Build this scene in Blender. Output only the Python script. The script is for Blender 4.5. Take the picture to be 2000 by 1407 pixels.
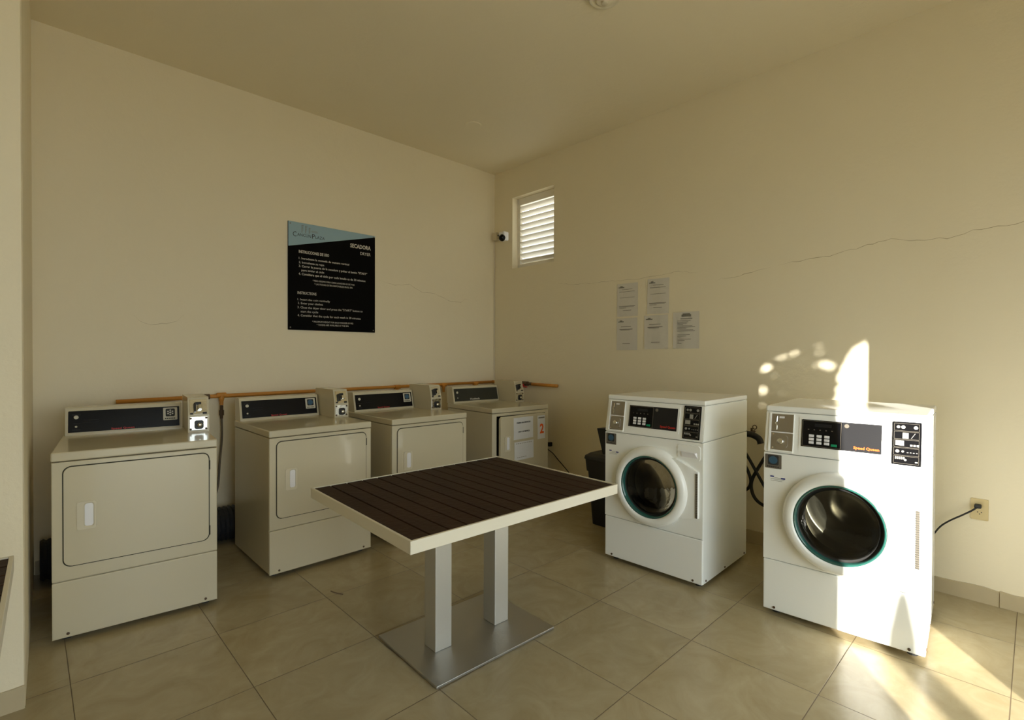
import bpy, bmesh, math, random
from mathutils import Vector, Matrix, Euler
random.seed(7)
S = bpy.context.scene
for o in list(bpy.data.objects): bpy.data.objects.remove(o, do_unlink=True)
C = S.collection
PI = math.pi

# ------------------------------------------------------------------ camera
CAM = Vector((-3.88985, -4.34335, 1.39088)); HEAD = math.radians(46.1355); PITCH = math.radians(-0.5566); ROLL = math.radians(0.197)
F_ = Vector((math.cos(HEAD)*math.cos(PITCH), math.sin(HEAD)*math.cos(PITCH), math.sin(PITCH)))
R_ = Vector((math.sin(HEAD), -math.cos(HEAD), 0)); U_ = R_.cross(F_)
R2 = R_*math.cos(ROLL) + U_*math.sin(ROLL); U2 = -R_*math.sin(ROLL) + U_*math.cos(ROLL)
cd = bpy.data.cameras.new('camera'); cam = bpy.data.objects.new('camera', cd); C.objects.link(cam)
cd.sensor_width = 36; cd.sensor_fit = 'HORIZONTAL'; cd.lens = 985.0*36/2000; cd.clip_start = 0.02
M4 = Matrix((R2, U2, -F_)).transposed().to_4x4(); M4.translation = CAM
cam.matrix_world = M4
S.camera = cam
# ------------------------------------------------------------------ light
S.view_settings.view_transform = 'Standard'; S.view_settings.look = 'None'
S.view_settings.exposure = 0.03; S.view_settings.gamma = 1.0
S.view_settings.use_curve_mapping = False
w = bpy.data.worlds.new('sky'); S.world = w; w.use_nodes = True
bg = w.node_tree.nodes['Background']; bg.inputs[0].default_value = (0.86, 0.97, 1.0, 1); bg.inputs[1].default_value = 4.6
SUN_EL = math.radians(12.0)
sd = Vector((0.802, 0.597, -math.tan(SUN_EL))).normalized()
sl = bpy.data.lights.new('sun', 'SUN'); sl.energy = 24.0; sl.angle = math.radians(0.42); sl.color = (1.0, 0.95, 0.84)
so = bpy.data.objects.new('sun', sl); C.objects.link(so); so.rotation_euler = sd.to_track_quat('-Z', 'Y').to_euler(); so.location = (-9, -10, 6)
def portal(name, loc, rot, sx, sz):  # marks an opening so that the sky's light is sampled through it
    l = bpy.data.lights.new(name, 'AREA'); l.shape = 'RECTANGLE'; l.size = sx; l.size_y = sz; l.energy = 1
    l.cycles.is_portal = True
    o = bpy.data.objects.new(name, l); C.objects.link(o); o.location = loc; o.rotation_euler = rot
portal('daylight_doorway', (-2.68, -6.08, 1.25), (-PI/2, 0, PI), 2.98, 2.49)
S.cycles.max_bounces = 14; S.cycles.diffuse_bounces = 10; S.cycles.glossy_bounces = 5; S.cycles.transparent_max_bounces = 16
S.cycles.caustics_reflective = False; S.cycles.caustics_refractive = False
S.cycles.sample_clamp_indirect = 8.0

# ------------------------------------------------------------------ materials
def mat(name, col, rough=0.5, metal=0.0, bump=0.0, bscale=60, var=0.0, vscale=3.0, spec=0.5, coat=0.0, vcol=None, emit=None):
    m = bpy.data.materials.new(name); m.use_nodes = True; nt = m.node_tree; b = nt.nodes['Principled BSDF']
    b.inputs['Base Color'].default_value = (*col, 1); b.inputs['Roughness'].default_value = rough; b.inputs['Metallic'].default_value = metal
    b.inputs['Specular IOR Level'].default_value = spec; b.inputs['Coat Weight'].default_value = coat
    tc = nt.nodes.new('ShaderNodeTexCoord')
    n = nt.nodes.new('ShaderNodeTexNoise'); n.inputs['Scale'].default_value = vscale; n.inputs['Detail'].default_value = 6
    nt.links.new(tc.outputs['Object'], n.inputs['Vector'])
    if var > 0 or vcol:
        mx = nt.nodes.new('ShaderNodeMix'); mx.data_type = 'RGBA'
        c2 = vcol or tuple(c*(1-var) for c in col)
        mx.inputs[6].default_value = (*col, 1); mx.inputs[7].default_value = (*c2, 1)
        nt.links.new(n.outputs['Fac'], mx.inputs[0]); nt.links.new(mx.outputs[2], b.inputs['Base Color'])
    else:
        r = nt.nodes.new('ShaderNodeMapRange'); r.inputs['To Min'].default_value = max(0, rough-0.04); r.inputs['To Max'].default_value = min(1, rough+0.04)
        nt.links.new(n.outputs['Fac'], r.inputs['Value']); nt.links.new(r.outputs[0], b.inputs['Roughness'])
    if bump > 0:
        n2 = nt.nodes.new('ShaderNodeTexNoise'); n2.inputs['Scale'].default_value = bscale; n2.inputs['Detail'].default_value = 5
        nt.links.new(tc.outputs['Object'], n2.inputs['Vector'])
        bp = nt.nodes.new('ShaderNodeBump'); bp.inputs['Strength'].default_value = bump; bp.inputs['Distance'].default_value = 0.01
        nt.links.new(n2.outputs['Fac'], bp.inputs['Height']); nt.links.new(bp.outputs['Normal'], b.inputs['Normal'])
    return m

def plaster(name, col):
    m = mat(name, col, 0.62, bump=0.0, var=0.06, vscale=1.1, spec=0.3); nt = m.node_tree; b = nt.nodes['Principled BSDF']
    tc = [n for n in nt.nodes if n.type == 'TEX_COORD'][0]
    n1 = nt.nodes.new('ShaderNodeTexNoise'); n1.inputs['Scale'].default_value = 5; n1.inputs['Detail'].default_value = 8; n1.inputs['Roughness'].default_value = 0.6
    n2 = nt.nodes.new('ShaderNodeTexNoise'); n2.inputs['Scale'].default_value = 45; n2.inputs['Detail'].default_value = 4
    for n in (n1, n2): nt.links.new(tc.outputs['Object'], n.inputs['Vector'])
    a = nt.nodes.new('ShaderNodeMath'); a.operation = 'MULTIPLY_ADD'; a.inputs[1].default_value = 0.12
    nt.links.new(n2.outputs['Fac'], a.inputs[0]); nt.links.new(n1.outputs['Fac'], a.inputs[2])
    bp = nt.nodes.new('ShaderNodeBump'); bp.inputs['Strength'].default_value = 0.5; bp.inputs['Distance'].default_value = 0.012
    nt.links.new(a.outputs[0], bp.inputs['Height']); nt.links.new(bp.outputs['Normal'], b.inputs['Normal'])
    return m
M = {}
M['wall'] = plaster('cream_plaster', (0.82, 0.745, 0.565))
M['ceiling'] = plaster('ceiling_plaster', (0.84, 0.765, 0.585))
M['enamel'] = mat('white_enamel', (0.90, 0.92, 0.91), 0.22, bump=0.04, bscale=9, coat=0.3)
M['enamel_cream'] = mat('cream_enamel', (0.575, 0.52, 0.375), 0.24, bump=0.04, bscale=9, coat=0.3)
M['dark_gap'] = mat('gap_shade_black', (0.03, 0.03, 0.025), 0.6)  # near-black in place of shade in the drum opening and slat gaps
M['seam'] = mat('door_seam', (0.045, 0.042, 0.03), 0.7, spec=0.2)
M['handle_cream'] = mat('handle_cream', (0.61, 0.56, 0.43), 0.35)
M['plastic_white'] = mat('white_plastic', (0.80, 0.80, 0.84), 0.35)
M['black_glass'] = mat('black_glass_panel', (0.004, 0.004, 0.005), 0.25, spec=0.22)
M['dark_olive'] = mat('faded_panel', (0.035, 0.036, 0.028), 0.35, spec=0.3)
M['grey_panel'] = mat('smoky_panel', (0.014, 0.014, 0.016), 0.35, spec=0.3)
M['chrome'] = mat('chrome', (0.75, 0.75, 0.72), 0.14, metal=1.0, bump=0.12, bscale=30)
M['steel'] = mat('dull_steel', (0.42, 0.40, 0.37), 0.34, metal=1.0, bump=0.03)
M['brushed'] = mat('brushed_steel', (0.46, 0.45, 0.43), 0.42, metal=1.0, bump=0.05, bscale=120)
M['rubber'] = mat('black_rubber', (0.012, 0.012, 0.012), 0.55)
M['black_plastic'] = mat('black_plastic', (0.010, 0.009, 0.009), 0.45)
M['alu_white'] = mat('white_aluminium', (0.66, 0.62, 0.51), 0.38, bump=0.03)
M['pipe'] = mat('ochre_pipe_paint', (0.62, 0.26, 0.035), 0.45, var=0.25, vscale=20)
M['rust'] = mat('dark_fitting', (0.10, 0.055, 0.025), 0.6, var=0.4, vscale=40)
M['hose'] = mat('braided_hose', (0.13, 0.10, 0.065), 0.5)
M['paper'] = mat('plastic_sleeved_paper', (0.64, 0.61, 0.55), 0.35, bump=0.5, bscale=14)
M['paper_white'] = mat('taped_paper', (0.72, 0.73, 0.75), 0.5, bump=0.2, bscale=20)
M['ink'] = mat('grey_ink', (0.20, 0.19, 0.16), 0.8)
M['ink_dark'] = mat('black_ink', (0.03, 0.03, 0.03), 0.8)
M['ink_pale'] = mat('faint_ink', (0.26, 0.24, 0.21), 0.8)
M['white_ink'] = mat('white_lettering', (0.60, 0.58, 0.53), 0.6)
M['symbol_grey'] = mat('symbol_grey', (0.30, 0.29, 0.26), 0.6)
M['red_ink'] = mat('red_lettering', (0.45, 0.02, 0.015), 0.5)
M['orange_ink'] = mat('orange_lettering', (0.80, 0.11, 0.008), 0.5)
M['blue_ink'] = mat('navy_print', (0.02, 0.03, 0.22), 0.5)
M['sky_blue'] = mat('pale_blue_print', (0.28, 0.42, 0.50), 0.45)
M['badge_blue'] = mat('badge_blue', (0.035, 0.10, 0.17), 0.3)
M['badge_grey'] = mat('badge_grey', (0.20, 0.18, 0.15), 0.35, metal=0.5)
M['badge_pale'] = mat('badge_pale', (0.55, 0.52, 0.42), 0.4)
M['sign_black'] = mat('black_sign_face', (0.004, 0.0035, 0.003), 0.7, spec=0.05)
M['green'] = mat('green_button', (0.0, 0.28, 0.13), 0.4)
M['outlet'] = mat('ivory_plate', (0.62, 0.50, 0.26), 0.4)
M['teal'] = mat('teal_rim_glass', (0.02, 0.095, 0.08), 0.08, coat=0.6)
M['lamp'] = mat('lamp_base', (0.80, 0.74, 0.58), 0.4)
M['duct'] = mat('dark_duct', (0.018, 0.019, 0.023), 0.5)
M['crack'] = mat('crack_line', (0.42, 0.34, 0.21), 0.9)
M['leaf'] = mat('leaf_green', (0.07, 0.16, 0.04), 0.5, var=0.4, vscale=2)
M['bark'] = mat('bark', (0.16, 0.11, 0.07), 0.8, bump=0.5, bscale=30)
M['outside'] = mat('pale_render', (0.78, 0.76, 0.70), 0.8, bump=0.2, bscale=20)
M['terrace'] = mat('terrace_paving', (0.55, 0.52, 0.46), 0.7, var=0.2, vscale=2)
M['louvre'] = mat('louvre_white', (0.80, 0.77, 0.70), 0.4)

M['drum'] = mat('drum_steel', (0.42, 0.39, 0.33), 0.32, metal=1.0, bump=0.1, bscale=12)
def glass_mat(name, tint, f0=0.06, rough=0.03):
    m = bpy.data.materials.new(name); m.use_nodes = True; nt = m.node_tree; nt.nodes.clear()
    o = nt.nodes.new('ShaderNodeOutputMaterial'); t = nt.nodes.new('ShaderNodeBsdfTransparent'); g = nt.nodes.new('ShaderNodeBsdfGlossy')
    t.inputs[0].default_value = (*tint, 1); g.inputs['Roughness'].default_value = rough
    n = nt.nodes.new('ShaderNodeTexNoise'); n.inputs['Scale'].default_value = 6
    bp = nt.nodes.new('ShaderNodeBump'); bp.inputs['Strength'].default_value = 0.06; bp.inputs['Distance'].default_value = 0.02
    nt.links.new(n.outputs['Fac'], bp.inputs['Height']); nt.links.new(bp.outputs['Normal'], g.inputs['Normal'])
    fr = nt.nodes.new('ShaderNodeFresnel'); fr.inputs['IOR'].default_value = 1.5
    mx = nt.nodes.new('ShaderNodeMixShader'); nt.links.new(fr.outputs[0], mx.inputs[0]); nt.links.new(t.outputs[0], mx.inputs[1]); nt.links.new(g.outputs[0], mx.inputs[2])
    nt.links.new(mx.outputs[0], o.inputs[0]); return m
M['door_glass'] = glass_mat('door_glass', (0.30, 0.31, 0.29))

def floor_mat():
    m = bpy.data.materials.new('beige_floor_tile'); m.use_nodes = True; nt = m.node_tree; L = nt.links.new; b = nt.nodes['Principled BSDF']
    tc = nt.nodes.new('ShaderNodeTexCoord'); sp = nt.nodes.new('ShaderNodeSeparateXYZ'); L(tc.outputs['Object'], sp.inputs[0])
    def math_(op, a, bb=None):
        n = nt.nodes.new('ShaderNodeMath'); n.operation = op
        for i, v in enumerate((a, bb)):
            if v is None: continue
            if isinstance(v, (int, float)): n.inputs[i].default_value = v
            else: L(v, n.inputs[i])
        return n.outputs[0]
    T = 0.5525; ds = []; ids = []
    for s, off, T in ((sp.outputs['X'], 1.557, 0.5520), (sp.outputs['Y'], 1.543, 0.5480)):
        q = math_('DIVIDE', math_('ADD', s, off + 20*T), T); fr = math_('FRACT', q); ids.append(math_('FLOOR', q))
        ds.append(math_('MINIMUM', fr, math_('SUBTRACT', 1.0, fr)))
    d = math_('MULTIPLY', math_('MINIMUM', ds[0], ds[1]), T)
    g = nt.nodes.new('ShaderNodeMapRange'); g.inputs['From Min'].default_value = 0.0013; g.inputs['From Max'].default_value = 0.0026; L(d, g.inputs['Value'])
    cb = nt.nodes.new('ShaderNodeCombineXYZ'); L(ids[0], cb.inputs[0]); L(ids[1], cb.inputs[1])
    wn = nt.nodes.new('ShaderNodeTexWhiteNoise'); wn.noise_dimensions = '3D'; L(cb.outputs[0], wn.inputs['Vector'])
    vm = nt.nodes.new('ShaderNodeVectorMath'); vm.operation = 'MULTIPLY_ADD'; L(wn.outputs['Color'], vm.inputs[0]); vm.inputs[1].default_value = (7, 7, 7); L(tc.outputs['Object'], vm.inputs[2])
    n = nt.nodes.new('ShaderNodeTexNoise'); n.inputs['Scale'].default_value = 4.5; n.inputs['Detail'].default_value = 9; n.inputs['Roughness'].default_value = 0.65; n.inputs['Distortion'].default_value = 1.4
    L(vm.outputs[0], n.inputs['Vector'])
    cr = nt.nodes.new('ShaderNodeValToRGB'); e = cr.color_ramp.elements
    e[0].position = 0.33; e[0].color = (0.36, 0.29, 0.165, 1); e[1].position = 0.72; e[1].color = (0.45, 0.385, 0.245, 1); L(n.outputs['Fac'], cr.inputs[0])
    hs = nt.nodes.new('ShaderNodeHueSaturation'); L(cr.outputs[0], hs.inputs['Color'])
    mr = nt.nodes.new('ShaderNodeMapRange'); mr.inputs['To Min'].default_value = 0.93; mr.inputs['To Max'].default_value = 1.05; L(wn.outputs['Value'], mr.inputs['Value']); L(mr.outputs[0], hs.inputs['Value'])
    mx = nt.nodes.new('ShaderNodeMix'); mx.data_type = 'RGBA'; L(g.outputs[0], mx.inputs[0]); mx.inputs[6].default_value = (0.17, 0.125, 0.07, 1); L(hs.outputs[0], mx.inputs[7])
    L(mx.outputs[2], b.inputs['Base Color'])
    rr = nt.nodes.new('ShaderNodeMapRange'); rr.inputs['To Min'].default_value = 0.7; rr.inputs['To Max'].default_value = 0.24; L(g.outputs[0], rr.inputs['Value']); L(rr.outputs[0], b.inputs['Roughness'])
    n2 = nt.nodes.new('ShaderNodeTexNoise'); n2.inputs['Scale'].default_value = 7; n2.inputs['Detail'].default_value = 3; L(tc.outputs['Object'], n2.inputs['Vector'])
    hh = math_('ADD', math_('MULTIPLY', g.outputs[0], 0.12), math_('MULTIPLY', n2.outputs['Fac'], 0.25))
    bp = nt.nodes.new('ShaderNodeBump'); bp.inputs['Strength'].default_value = 0.35; bp.inputs['Distance'].default_value = 0.008; L(hh, bp.inputs['Height']); L(bp.outputs['Normal'], b.inputs['Normal'])
    return m
M['floor'] = floor_mat()
def slat_mat():
    m = mat('brown_slat', (0.020, 0.010, 0.006), 0.6, bump=0.25, bscale=40, vcol=(0.045, 0.022, 0.012), vscale=4, spec=0.14); return m
M['slat'] = slat_mat()
M['tile_trim'] = mat('beige_skirting_tile', (0.58, 0.49, 0.32), 0.35, var=0.3, vscale=5)

# ------------------------------------------------------------------ helpers
def obj(name, bm, m, parent=None, smooth=False, rot=None, loc=None):
    me = bpy.data.meshes.new(name)
    bmesh.ops.recalc_face_normals(bm, faces=bm.faces)
    bm.to_mesh(me); bm.free()
    ms = m if isinstance(m, (list, tuple)) else [m]
    for x in ms: me.materials.append(M[x] if isinstance(x, str) else x)
    o = bpy.data.objects.new(name, me); C.objects.link(o)
    if smooth:
        for p in me.polygons: p.use_smooth = True
        md = None
    if parent: o.parent = parent
    if rot: o.rotation_euler = rot
    if loc: o.location = loc
    return o
def obj_each(name, bm, m, parent=None, **k):
    """one object for every loose piece of bm"""
    left = set(bm.faces); out = []
    while left:
        f = next(iter(left)); todo = [f]; isl = set([f])
        while todo:
            for v in todo.pop().verts:
                for g in v.link_faces:
                    if g not in isl: isl.add(g); todo.append(g)
        left -= isl; b2 = bmesh.new(); mp = {}
        for f in sorted(isl, key=lambda q: q.index): 
            for v in f.verts:
                if v not in mp: mp[v] = b2.verts.new(v.co)
            b2.faces.new([mp[v] for v in f.verts])
        out.append(obj(name, b2, m, parent, **k))
    bm.free(); return out
def tag(o, label=None, cat=None, group=None, kind=None):
    if label: o['label'] = label
    if cat: o['category'] = cat
    if group: o['group'] = group
    if kind: o['kind'] = kind
    return o
def empty(name, loc, rz, label, cat, group=None):
    o = bpy.data.objects.new(name, None); C.objects.link(o); o.location = loc; o.rotation_euler = (0, 0, rz)
    o.empty_display_size = 0.1
    return tag(o, label, cat, group)
def box(bm, x0, x1, y0, y1, z0, z1, bev=0.0, seg=2, mi=0):
    r = bmesh.ops.create_cube(bm, size=1.0); vs = r['verts']
    for v in vs: v.co = Vector(((x0+x1)/2+v.co.x*(x1-x0), (y0+y1)/2+v.co.y*(y1-y0), (z0+z1)/2+v.co.z*(z1-z0)))
    fs = set(f for v in vs for f in v.link_faces)
    for f in fs: f.material_index = mi
    if bev > 0:
        es = set(e for v in vs for e in v.link_edges)
        bmesh.ops.bevel(bm, geom=list(es), offset=bev, segments=seg, affect='EDGES', profile=0.5)
    return bm
def B(*a, **k): return box(bmesh.new(), *a, **k)
def rrect(x0, x1, z0, z1, r, n=6):
    pts = []
    for cx, cz, a0 in ((x1-r, z1-r, 0), (x0+r, z1-r, 90), (x0+r, z0+r, 180), (x1-r, z0+r, 270)):
        for i in range(n+1):
            a = math.radians(a0+90*i/n); pts.append((cx+r*math.cos(a), cz+r*math.sin(a)))
    return pts
def prism(bm, pts, y0, y1, bev=0.0, mi=0):
    """pts in the XZ plane, extruded along y from y0 to y1 (front at y0)."""
    a = [bm.verts.new((x, y0, z)) for x, z in pts]; b = [bm.verts.new((x, y1, z)) for x, z in pts]
    n = len(pts); f0 = bm.faces.new(a); bm.faces.new(b[::-1]); f0.material_index = mi
    for i in range(n): bm.faces.new((a[i], b[i], b[(i+1) % n], a[(i+1) % n])).material_index = mi
    if bev > 0:
        es = [e for e in f0.edges]
        bmesh.ops.bevel(bm, geom=es, offset=bev, segments=3, affect='EDGES', profile=0.5)
    return bm
def profile_x(bm, pts, x0, x1):
    """pts in the YZ plane extruded along x."""
    a = [bm.verts.new((x0, y, z)) for y, z in pts]; b = [bm.verts.new((x1, y, z)) for y, z in pts]; n = len(pts)
    bm.faces.new(a); bm.faces.new(b[::-1])
    for i in range(n): bm.faces.new((a[i], b[i], b[(i+1) % n], a[(i+1) % n]))
    return bm
def lathe(bm, prof, seg=48, axis='z', center=(0, 0, 0), sx=1.0):
    """prof: list of (r, h). axis 'y': h runs along y; otherwise z."""
    rings = []
    for r, h in prof:
        ring = []
        for i in range(seg):
            a = 2*PI*i/seg
            if axis == 'z': p = (center[0]+r*math.cos(a), center[1]+r*math.sin(a), center[2]+h)
            elif axis == 'y': p = (center[0]+r*math.cos(a)*sx, center[1]+h, center[2]+r*math.sin(a))
            else: p = (center[0]+h, center[1]+r*math.cos(a), center[2]+r*math.sin(a))
            ring.append(bm.verts.new(p))
        rings.append(ring)
    for a, b in zip(rings, rings[1:]):
        for i in range(seg): bm.faces.new((a[i], a[(i+1) % seg], b[(i+1) % seg], b[i]))
    if prof[0][0] > 1e-6: pass
    return bm, rings
def capped(bm, prof, **k):
    bm, rings = lathe(bm, prof, **k)
    bm.faces.new(rings[0]); bm.faces.new(rings[-1][::-1]); return bm
def smooth_pts(pts, n=8):
    P = [Vector(p) for p in pts]; out = []
    for i in range(len(P)-1):
        p0 = P[max(i-1, 0)]; p1 = P[i]; p2 = P[i+1]; p3 = P[min(i+2, len(P)-1)]
        for k in range(n):
            t = k/n
            out.append(0.5*((2*p1)+(-p0+p2)*t+(2*p0-5*p1+4*p2-p3)*t*t+(-p0+3*p1-3*p2+p3)*t**3))
    out.append(P[-1]); return out
def tube(bm, pts, r, seg=10):
    P = [Vector(p) for p in pts]; rings = []; up = Vector((0, 0, 1))
    for i, p in enumerate(P):
        t = (P[min(i+1, len(P)-1)]-P[max(i-1, 0)]).normalized()
        if abs(t.dot(up)) > 0.98: up = Vector((1, 0, 0)) if abs(t.x) < 0.9 else Vector((0, 1, 0))
        s = t.cross(up).normalized(); u = s.cross(t).normalized(); up = u
        rr = r[i] if isinstance(r, (list, tuple)) else r
        rings.append([bm.verts.new(p+s*rr*math.cos(2*PI*k/seg)+u*rr*math.sin(2*PI*k/seg)) for k in range(seg)])
    for a, b in zip(rings, rings[1:]):
        for i in range(seg): bm.faces.new((a[i], a[(i+1) % seg], b[(i+1) % seg], b[i]))
    bm.faces.new(rings[0][::-1]); bm.faces.new(rings[-1]); return bm
def plate_with_hole(bm, x0, x1, z0, z1, cx, cz, r, y0, y1, seg=64):
    angs = [2*PI*i/seg for i in range(seg)]
    for X, Z in ((x0, z0), (x1, z0), (x1, z1), (x0, z1)): angs.append(math.atan2(Z-cz, X-cx) % (2*PI))
    angs = sorted(set(round(a, 6) for a in angs)); inn = []; out = []
    for a in angs:
        c, s = math.cos(a), math.sin(a); t = 1e9
        if c > 1e-9: t = min(t, (x1-cx)/c)
        if c < -1e-9: t = min(t, (x0-cx)/c)
        if s > 1e-9: t = min(t, (z1-cz)/s)
        if s < -1e-9: t = min(t, (z0-cz)/s)
        inn.append((cx+r*c, cz+r*s)); out.append((cx+t*c, cz+t*s))
    n = len(angs); V = [[bm.verts.new((x, y, z)) for x, z in L] for y, L in ((y0, inn), (y0, out), (y1, inn), (y1, out))]
    for i in range(n):
        j = (i+1) % n
        bm.faces.new((V[0][i], V[1][i], V[1][j], V[0][j])); bm.faces.new((V[2][i], V[2][j], V[3][j], V[3][i]))
        bm.faces.new((V[0][i], V[0][j], V[2][j], V[2][i])); bm.faces.new((V[1][i], V[3][i], V[3][j], V[1][j]))
    return bm
def text_bm(items, y=0.0, depth=0.0006, slant=None):
    """items: (string, x0, x1, z_bottom, z_top[, weight]); lettering stands in the XZ plane facing -y."""
    bm = bmesh.new()
    for it in items:
        s, x0, x1, z0, z1 = it[:5]; wt = it[5] if len(it) > 5 else 0.0
        cu = bpy.data.curves.new('t', 'FONT'); cu.body = s; cu.size = 1; cu.offset = wt; cu.resolution_u = 2
        o = bpy.data.objects.new('t', cu); C.objects.link(o)
        dg = bpy.context.evaluated_depsgraph_get(); me = bpy.data.meshes.new_from_object(o.evaluated_get(dg))
        bpy.data.objects.remove(o, do_unlink=True)
        if not me.vertices: continue
        xs = [v.co.x for v in me.vertices]; ax, bx_ = min(xs), max(xs)
        b2 = bmesh.new(); b2.from_mesh(me)
        cap = 0.73
        for v in b2.verts:
            v.co = Vector((x0+(v.co.x-ax)/(bx_-ax)*(x1-x0), 0, z0+v.co.y/cap*(z1-z0)))
        b2.verts.index_update(); vm = [bm.verts.new((v.co.x, y, v.co.z)) for v in b2.verts]
        for f in b2.faces:
            try: bm.faces.new([vm[v.index] for v in f.verts])
            except ValueError: pass
        b2.free(); bpy.data.meshes.remove(me)
    r = bmesh.ops.extrude_face_region(bm, geom=bm.faces[:])
    for v in [g for g in r['geom'] if isinstance(g, bmesh.types.BMVert)]: v.co.y -= depth
    return bm

# ------------------------------------------------------------------ room shell
H = 3.465; XW = -6.5; YS = -6.0; PX = -3.905; PY = -1.6
floor = tag(obj('floor', B(XW, 0.0, YS-0.15, 0.0, -0.12, 0.0), 'floor'), kind='structure')
ceil = tag(obj('ceiling', B(XW-0.15, 0.15, YS-0.15, 0.15, H, H+0.12), 'ceiling'), kind='structure')
wn_ = tag(obj('wall_north', B(PX-0.5, 0.0, 0.0, 0.15, -0.1, H), 'wall'), kind='structure')
VY0, VY1, VZ0, VZ1 = -0.908, -0.295, 2.350, 3.135
bm = bmesh.new()
for y0, y1, z0, z1 in ((YS-0.15, VY0, -0.1, H), (VY1, 0.15, -0.1, H), (VY0, VY1, -0.1, VZ0), (VY0, VY1, VZ1, H)): box(bm, 0, 0.15, y0, y1, z0, z1)
bmesh.ops.remove_doubles(bm, verts=bm.verts, dist=1e-5)
we = tag(obj('wall_east', bm, 'wall'), kind='structure')
D0, D1 = -4.31, -3.245; G0, G1 = -3.165, -1.20; DH = 2.5
bm = bmesh.new()
for x0, x1, z0, z1 in ((XW, D0, -0.1, H), (D0, D1, DH, H), (D1, G0, -0.1, H), (G0, G1, DH, H), (G1, 0, -0.1, H)): box(bm, x0, x1, YS-0.15, YS, z0, z1)
tag(obj('wall_south', bm, 'wall'), kind='structure')
tag(obj('wall_west', B(XW-0.15, XW, YS-0.15, PY, -0.1, H), 'wall'), kind='structure')
# the pier beside the first dryer: its side face runs back to the north wall a little askew
bm = bmesh.new()
pp = [(XW-0.15, PY), (PX, PY), (PX+0.004, PY+0.012), (-3.866, 0.0), (-3.866, 0.15), (XW-0.15, 0.15)]
a = [bm.verts.new((x, y, -0.1)) for x, y in pp]; b = [bm.verts.new((x, y, H)) for x, y in pp]
bm.faces.new(a); bm.faces.new(b)
for i in range(len(pp)): j = (i+1) % len(pp); bm.faces.new((a[i], a[j], b[j], b[i]))
tag(obj('wall_pier', bm, 'wall'), kind='structure')

# skirting tiles with joints and a ragged plaster line
def skirting(name, p0, p1, nrm, h=0.088, off=0.0):
    bm = bmesh.new(); p0 = Vector(p0); p1 = Vector(p1); L = (p1-p0).length; d = (p1-p0)/L; n = Vector(nrm); T = 0.5525; s = off-T
    rnd = random.Random(3)
    while s < L:
        a0 = max(0, s+0.002); a1 = min(L, s+T-0.002)
        if a1-a0 > 0.01:
            k = max(2, int((a1-a0)/0.06)); top = []
            for i in range(k+1): top.append((a0+(a1-a0)*i/k, h+rnd.uniform(-0.004, 0.006)))
            fr = [p0+d*x+n*0.009 for x, _ in top]; bk = [p0+d*x for x, _ in top]
            vb = [bm.verts.new(v) for v in fr]; vt = [bm.verts.new(v+Vector((0, 0, top[i][1]))) for i, v in enumerate(fr)]
            wt = [bm.verts.new(v+Vector((0, 0, top[i][1]))) for i, v in enumerate(bk)]; wb = [bm.verts.new(v) for v in bk]
            for i in range(k):
                bm.faces.new((vb[i], vb[i+1], vt[i+1], vt[i])); bm.faces.new((vt[i], vt[i+1], wt[i+1], wt[i]))
            bm.faces.new((vb[0], vt[0], wt[0], wb[0])); bm.faces.new((vb[-1], vt[-1], wt[-1], wb[-1]))
        s += T
    return tag(obj(name, bm, 'tile_trim'), kind='structure')
skirting('baseboard_east', (0, -0.01, 0), (0, YS, 0), (-1, 0, 0), off=0.335)
skirting('baseboard_north', (-3.86, 0, 0), (-0.01, 0, 0), (0, -1, 0), off=0.1)
skirting('baseboard_pier', (XW, PY, 0), (PX+0.003, PY, 0), (0, -1, 0), off=0.3)

# cracks in the plaster
def ribbon(bm, pts, wd, n):
    P = []; rnd = random.Random(int(abs(pts[0][1])*1000))
    for i in range(len(pts)-1):
        a = Vector(pts[i]); b = Vector(pts[i+1]); k = max(2, int((b-a).length/0.03))
        for j in range(k):
            q = a.lerp(b, j/k); q.z += rnd.uniform(-0.006, 0.006); P.append(q)
    P.append(Vector(pts[-1])); N = Vector(n); pr = None
    for i, p in enumerate(P):
        w2 = wd*(0.35+0.65*rnd.random())*min(1, (i+1)/6, (len(P)-i)/6)
        cur = (bm.verts.new(p+N*0.0012+Vector((0, 0, w2))), bm.verts.new(p+N*0.0012-Vector((0, 0, w2))))
        if pr: bm.faces.new((pr[0], cur[0], cur[1], pr[1]))
        pr = cur
    return bm
def crack(paths, n, wd, parent):
    bm = bmesh.new()
    for p in paths: ribbon(bm, p, wd, n)
    return obj('crack', bm, 'crack', parent)
E_ = lambda L: [(0, y, z) for y, z in L]
N_ = lambda L: [(x, 0, z) for x, z in L]
crack([E_([(-3.05, 2.044), (-3.20, 2.058), (-3.371, 2.066), (-3.706, 2.125), (-3.80, 2.10), (-3.973, 2.085), (-4.084, 2.11), (-4.289, 2.12), (-4.45, 2.15)]),
       E_([(-2.604, 1.985), (-2.78, 2.0), (-3.0, 2.035)])], (-1, 0, 0), 0.0018, we)
crack([E_([(-0.95, 2.118), (-1.2, 2.09), (-1.535, 2.078), (-1.969, 2.069), (-2.25, 2.09), (-2.45, 2.06)])], (-1, 0, 0), 0.0012, we)
crack([N_([(-1.475, 2.098), (-1.3, 2.07), (-1.136, 2.092), (-1.0, 2.03), (-0.827, 2.022), (-0.66, 1.97), (-0.49, 1.956), (-0.44, 2.0), (-0.36, 1.995)])], (0, -1, 0), 0.0016, wn_)
crack([N_([(-3.365, 1.662), (-3.32, 1.62), (-3.258, 1.596), (-3.167, 1.611), (-3.10, 1.63), (-3.057, 1.68)])], (0, -1, 0), 0.0014, wn_)
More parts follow.
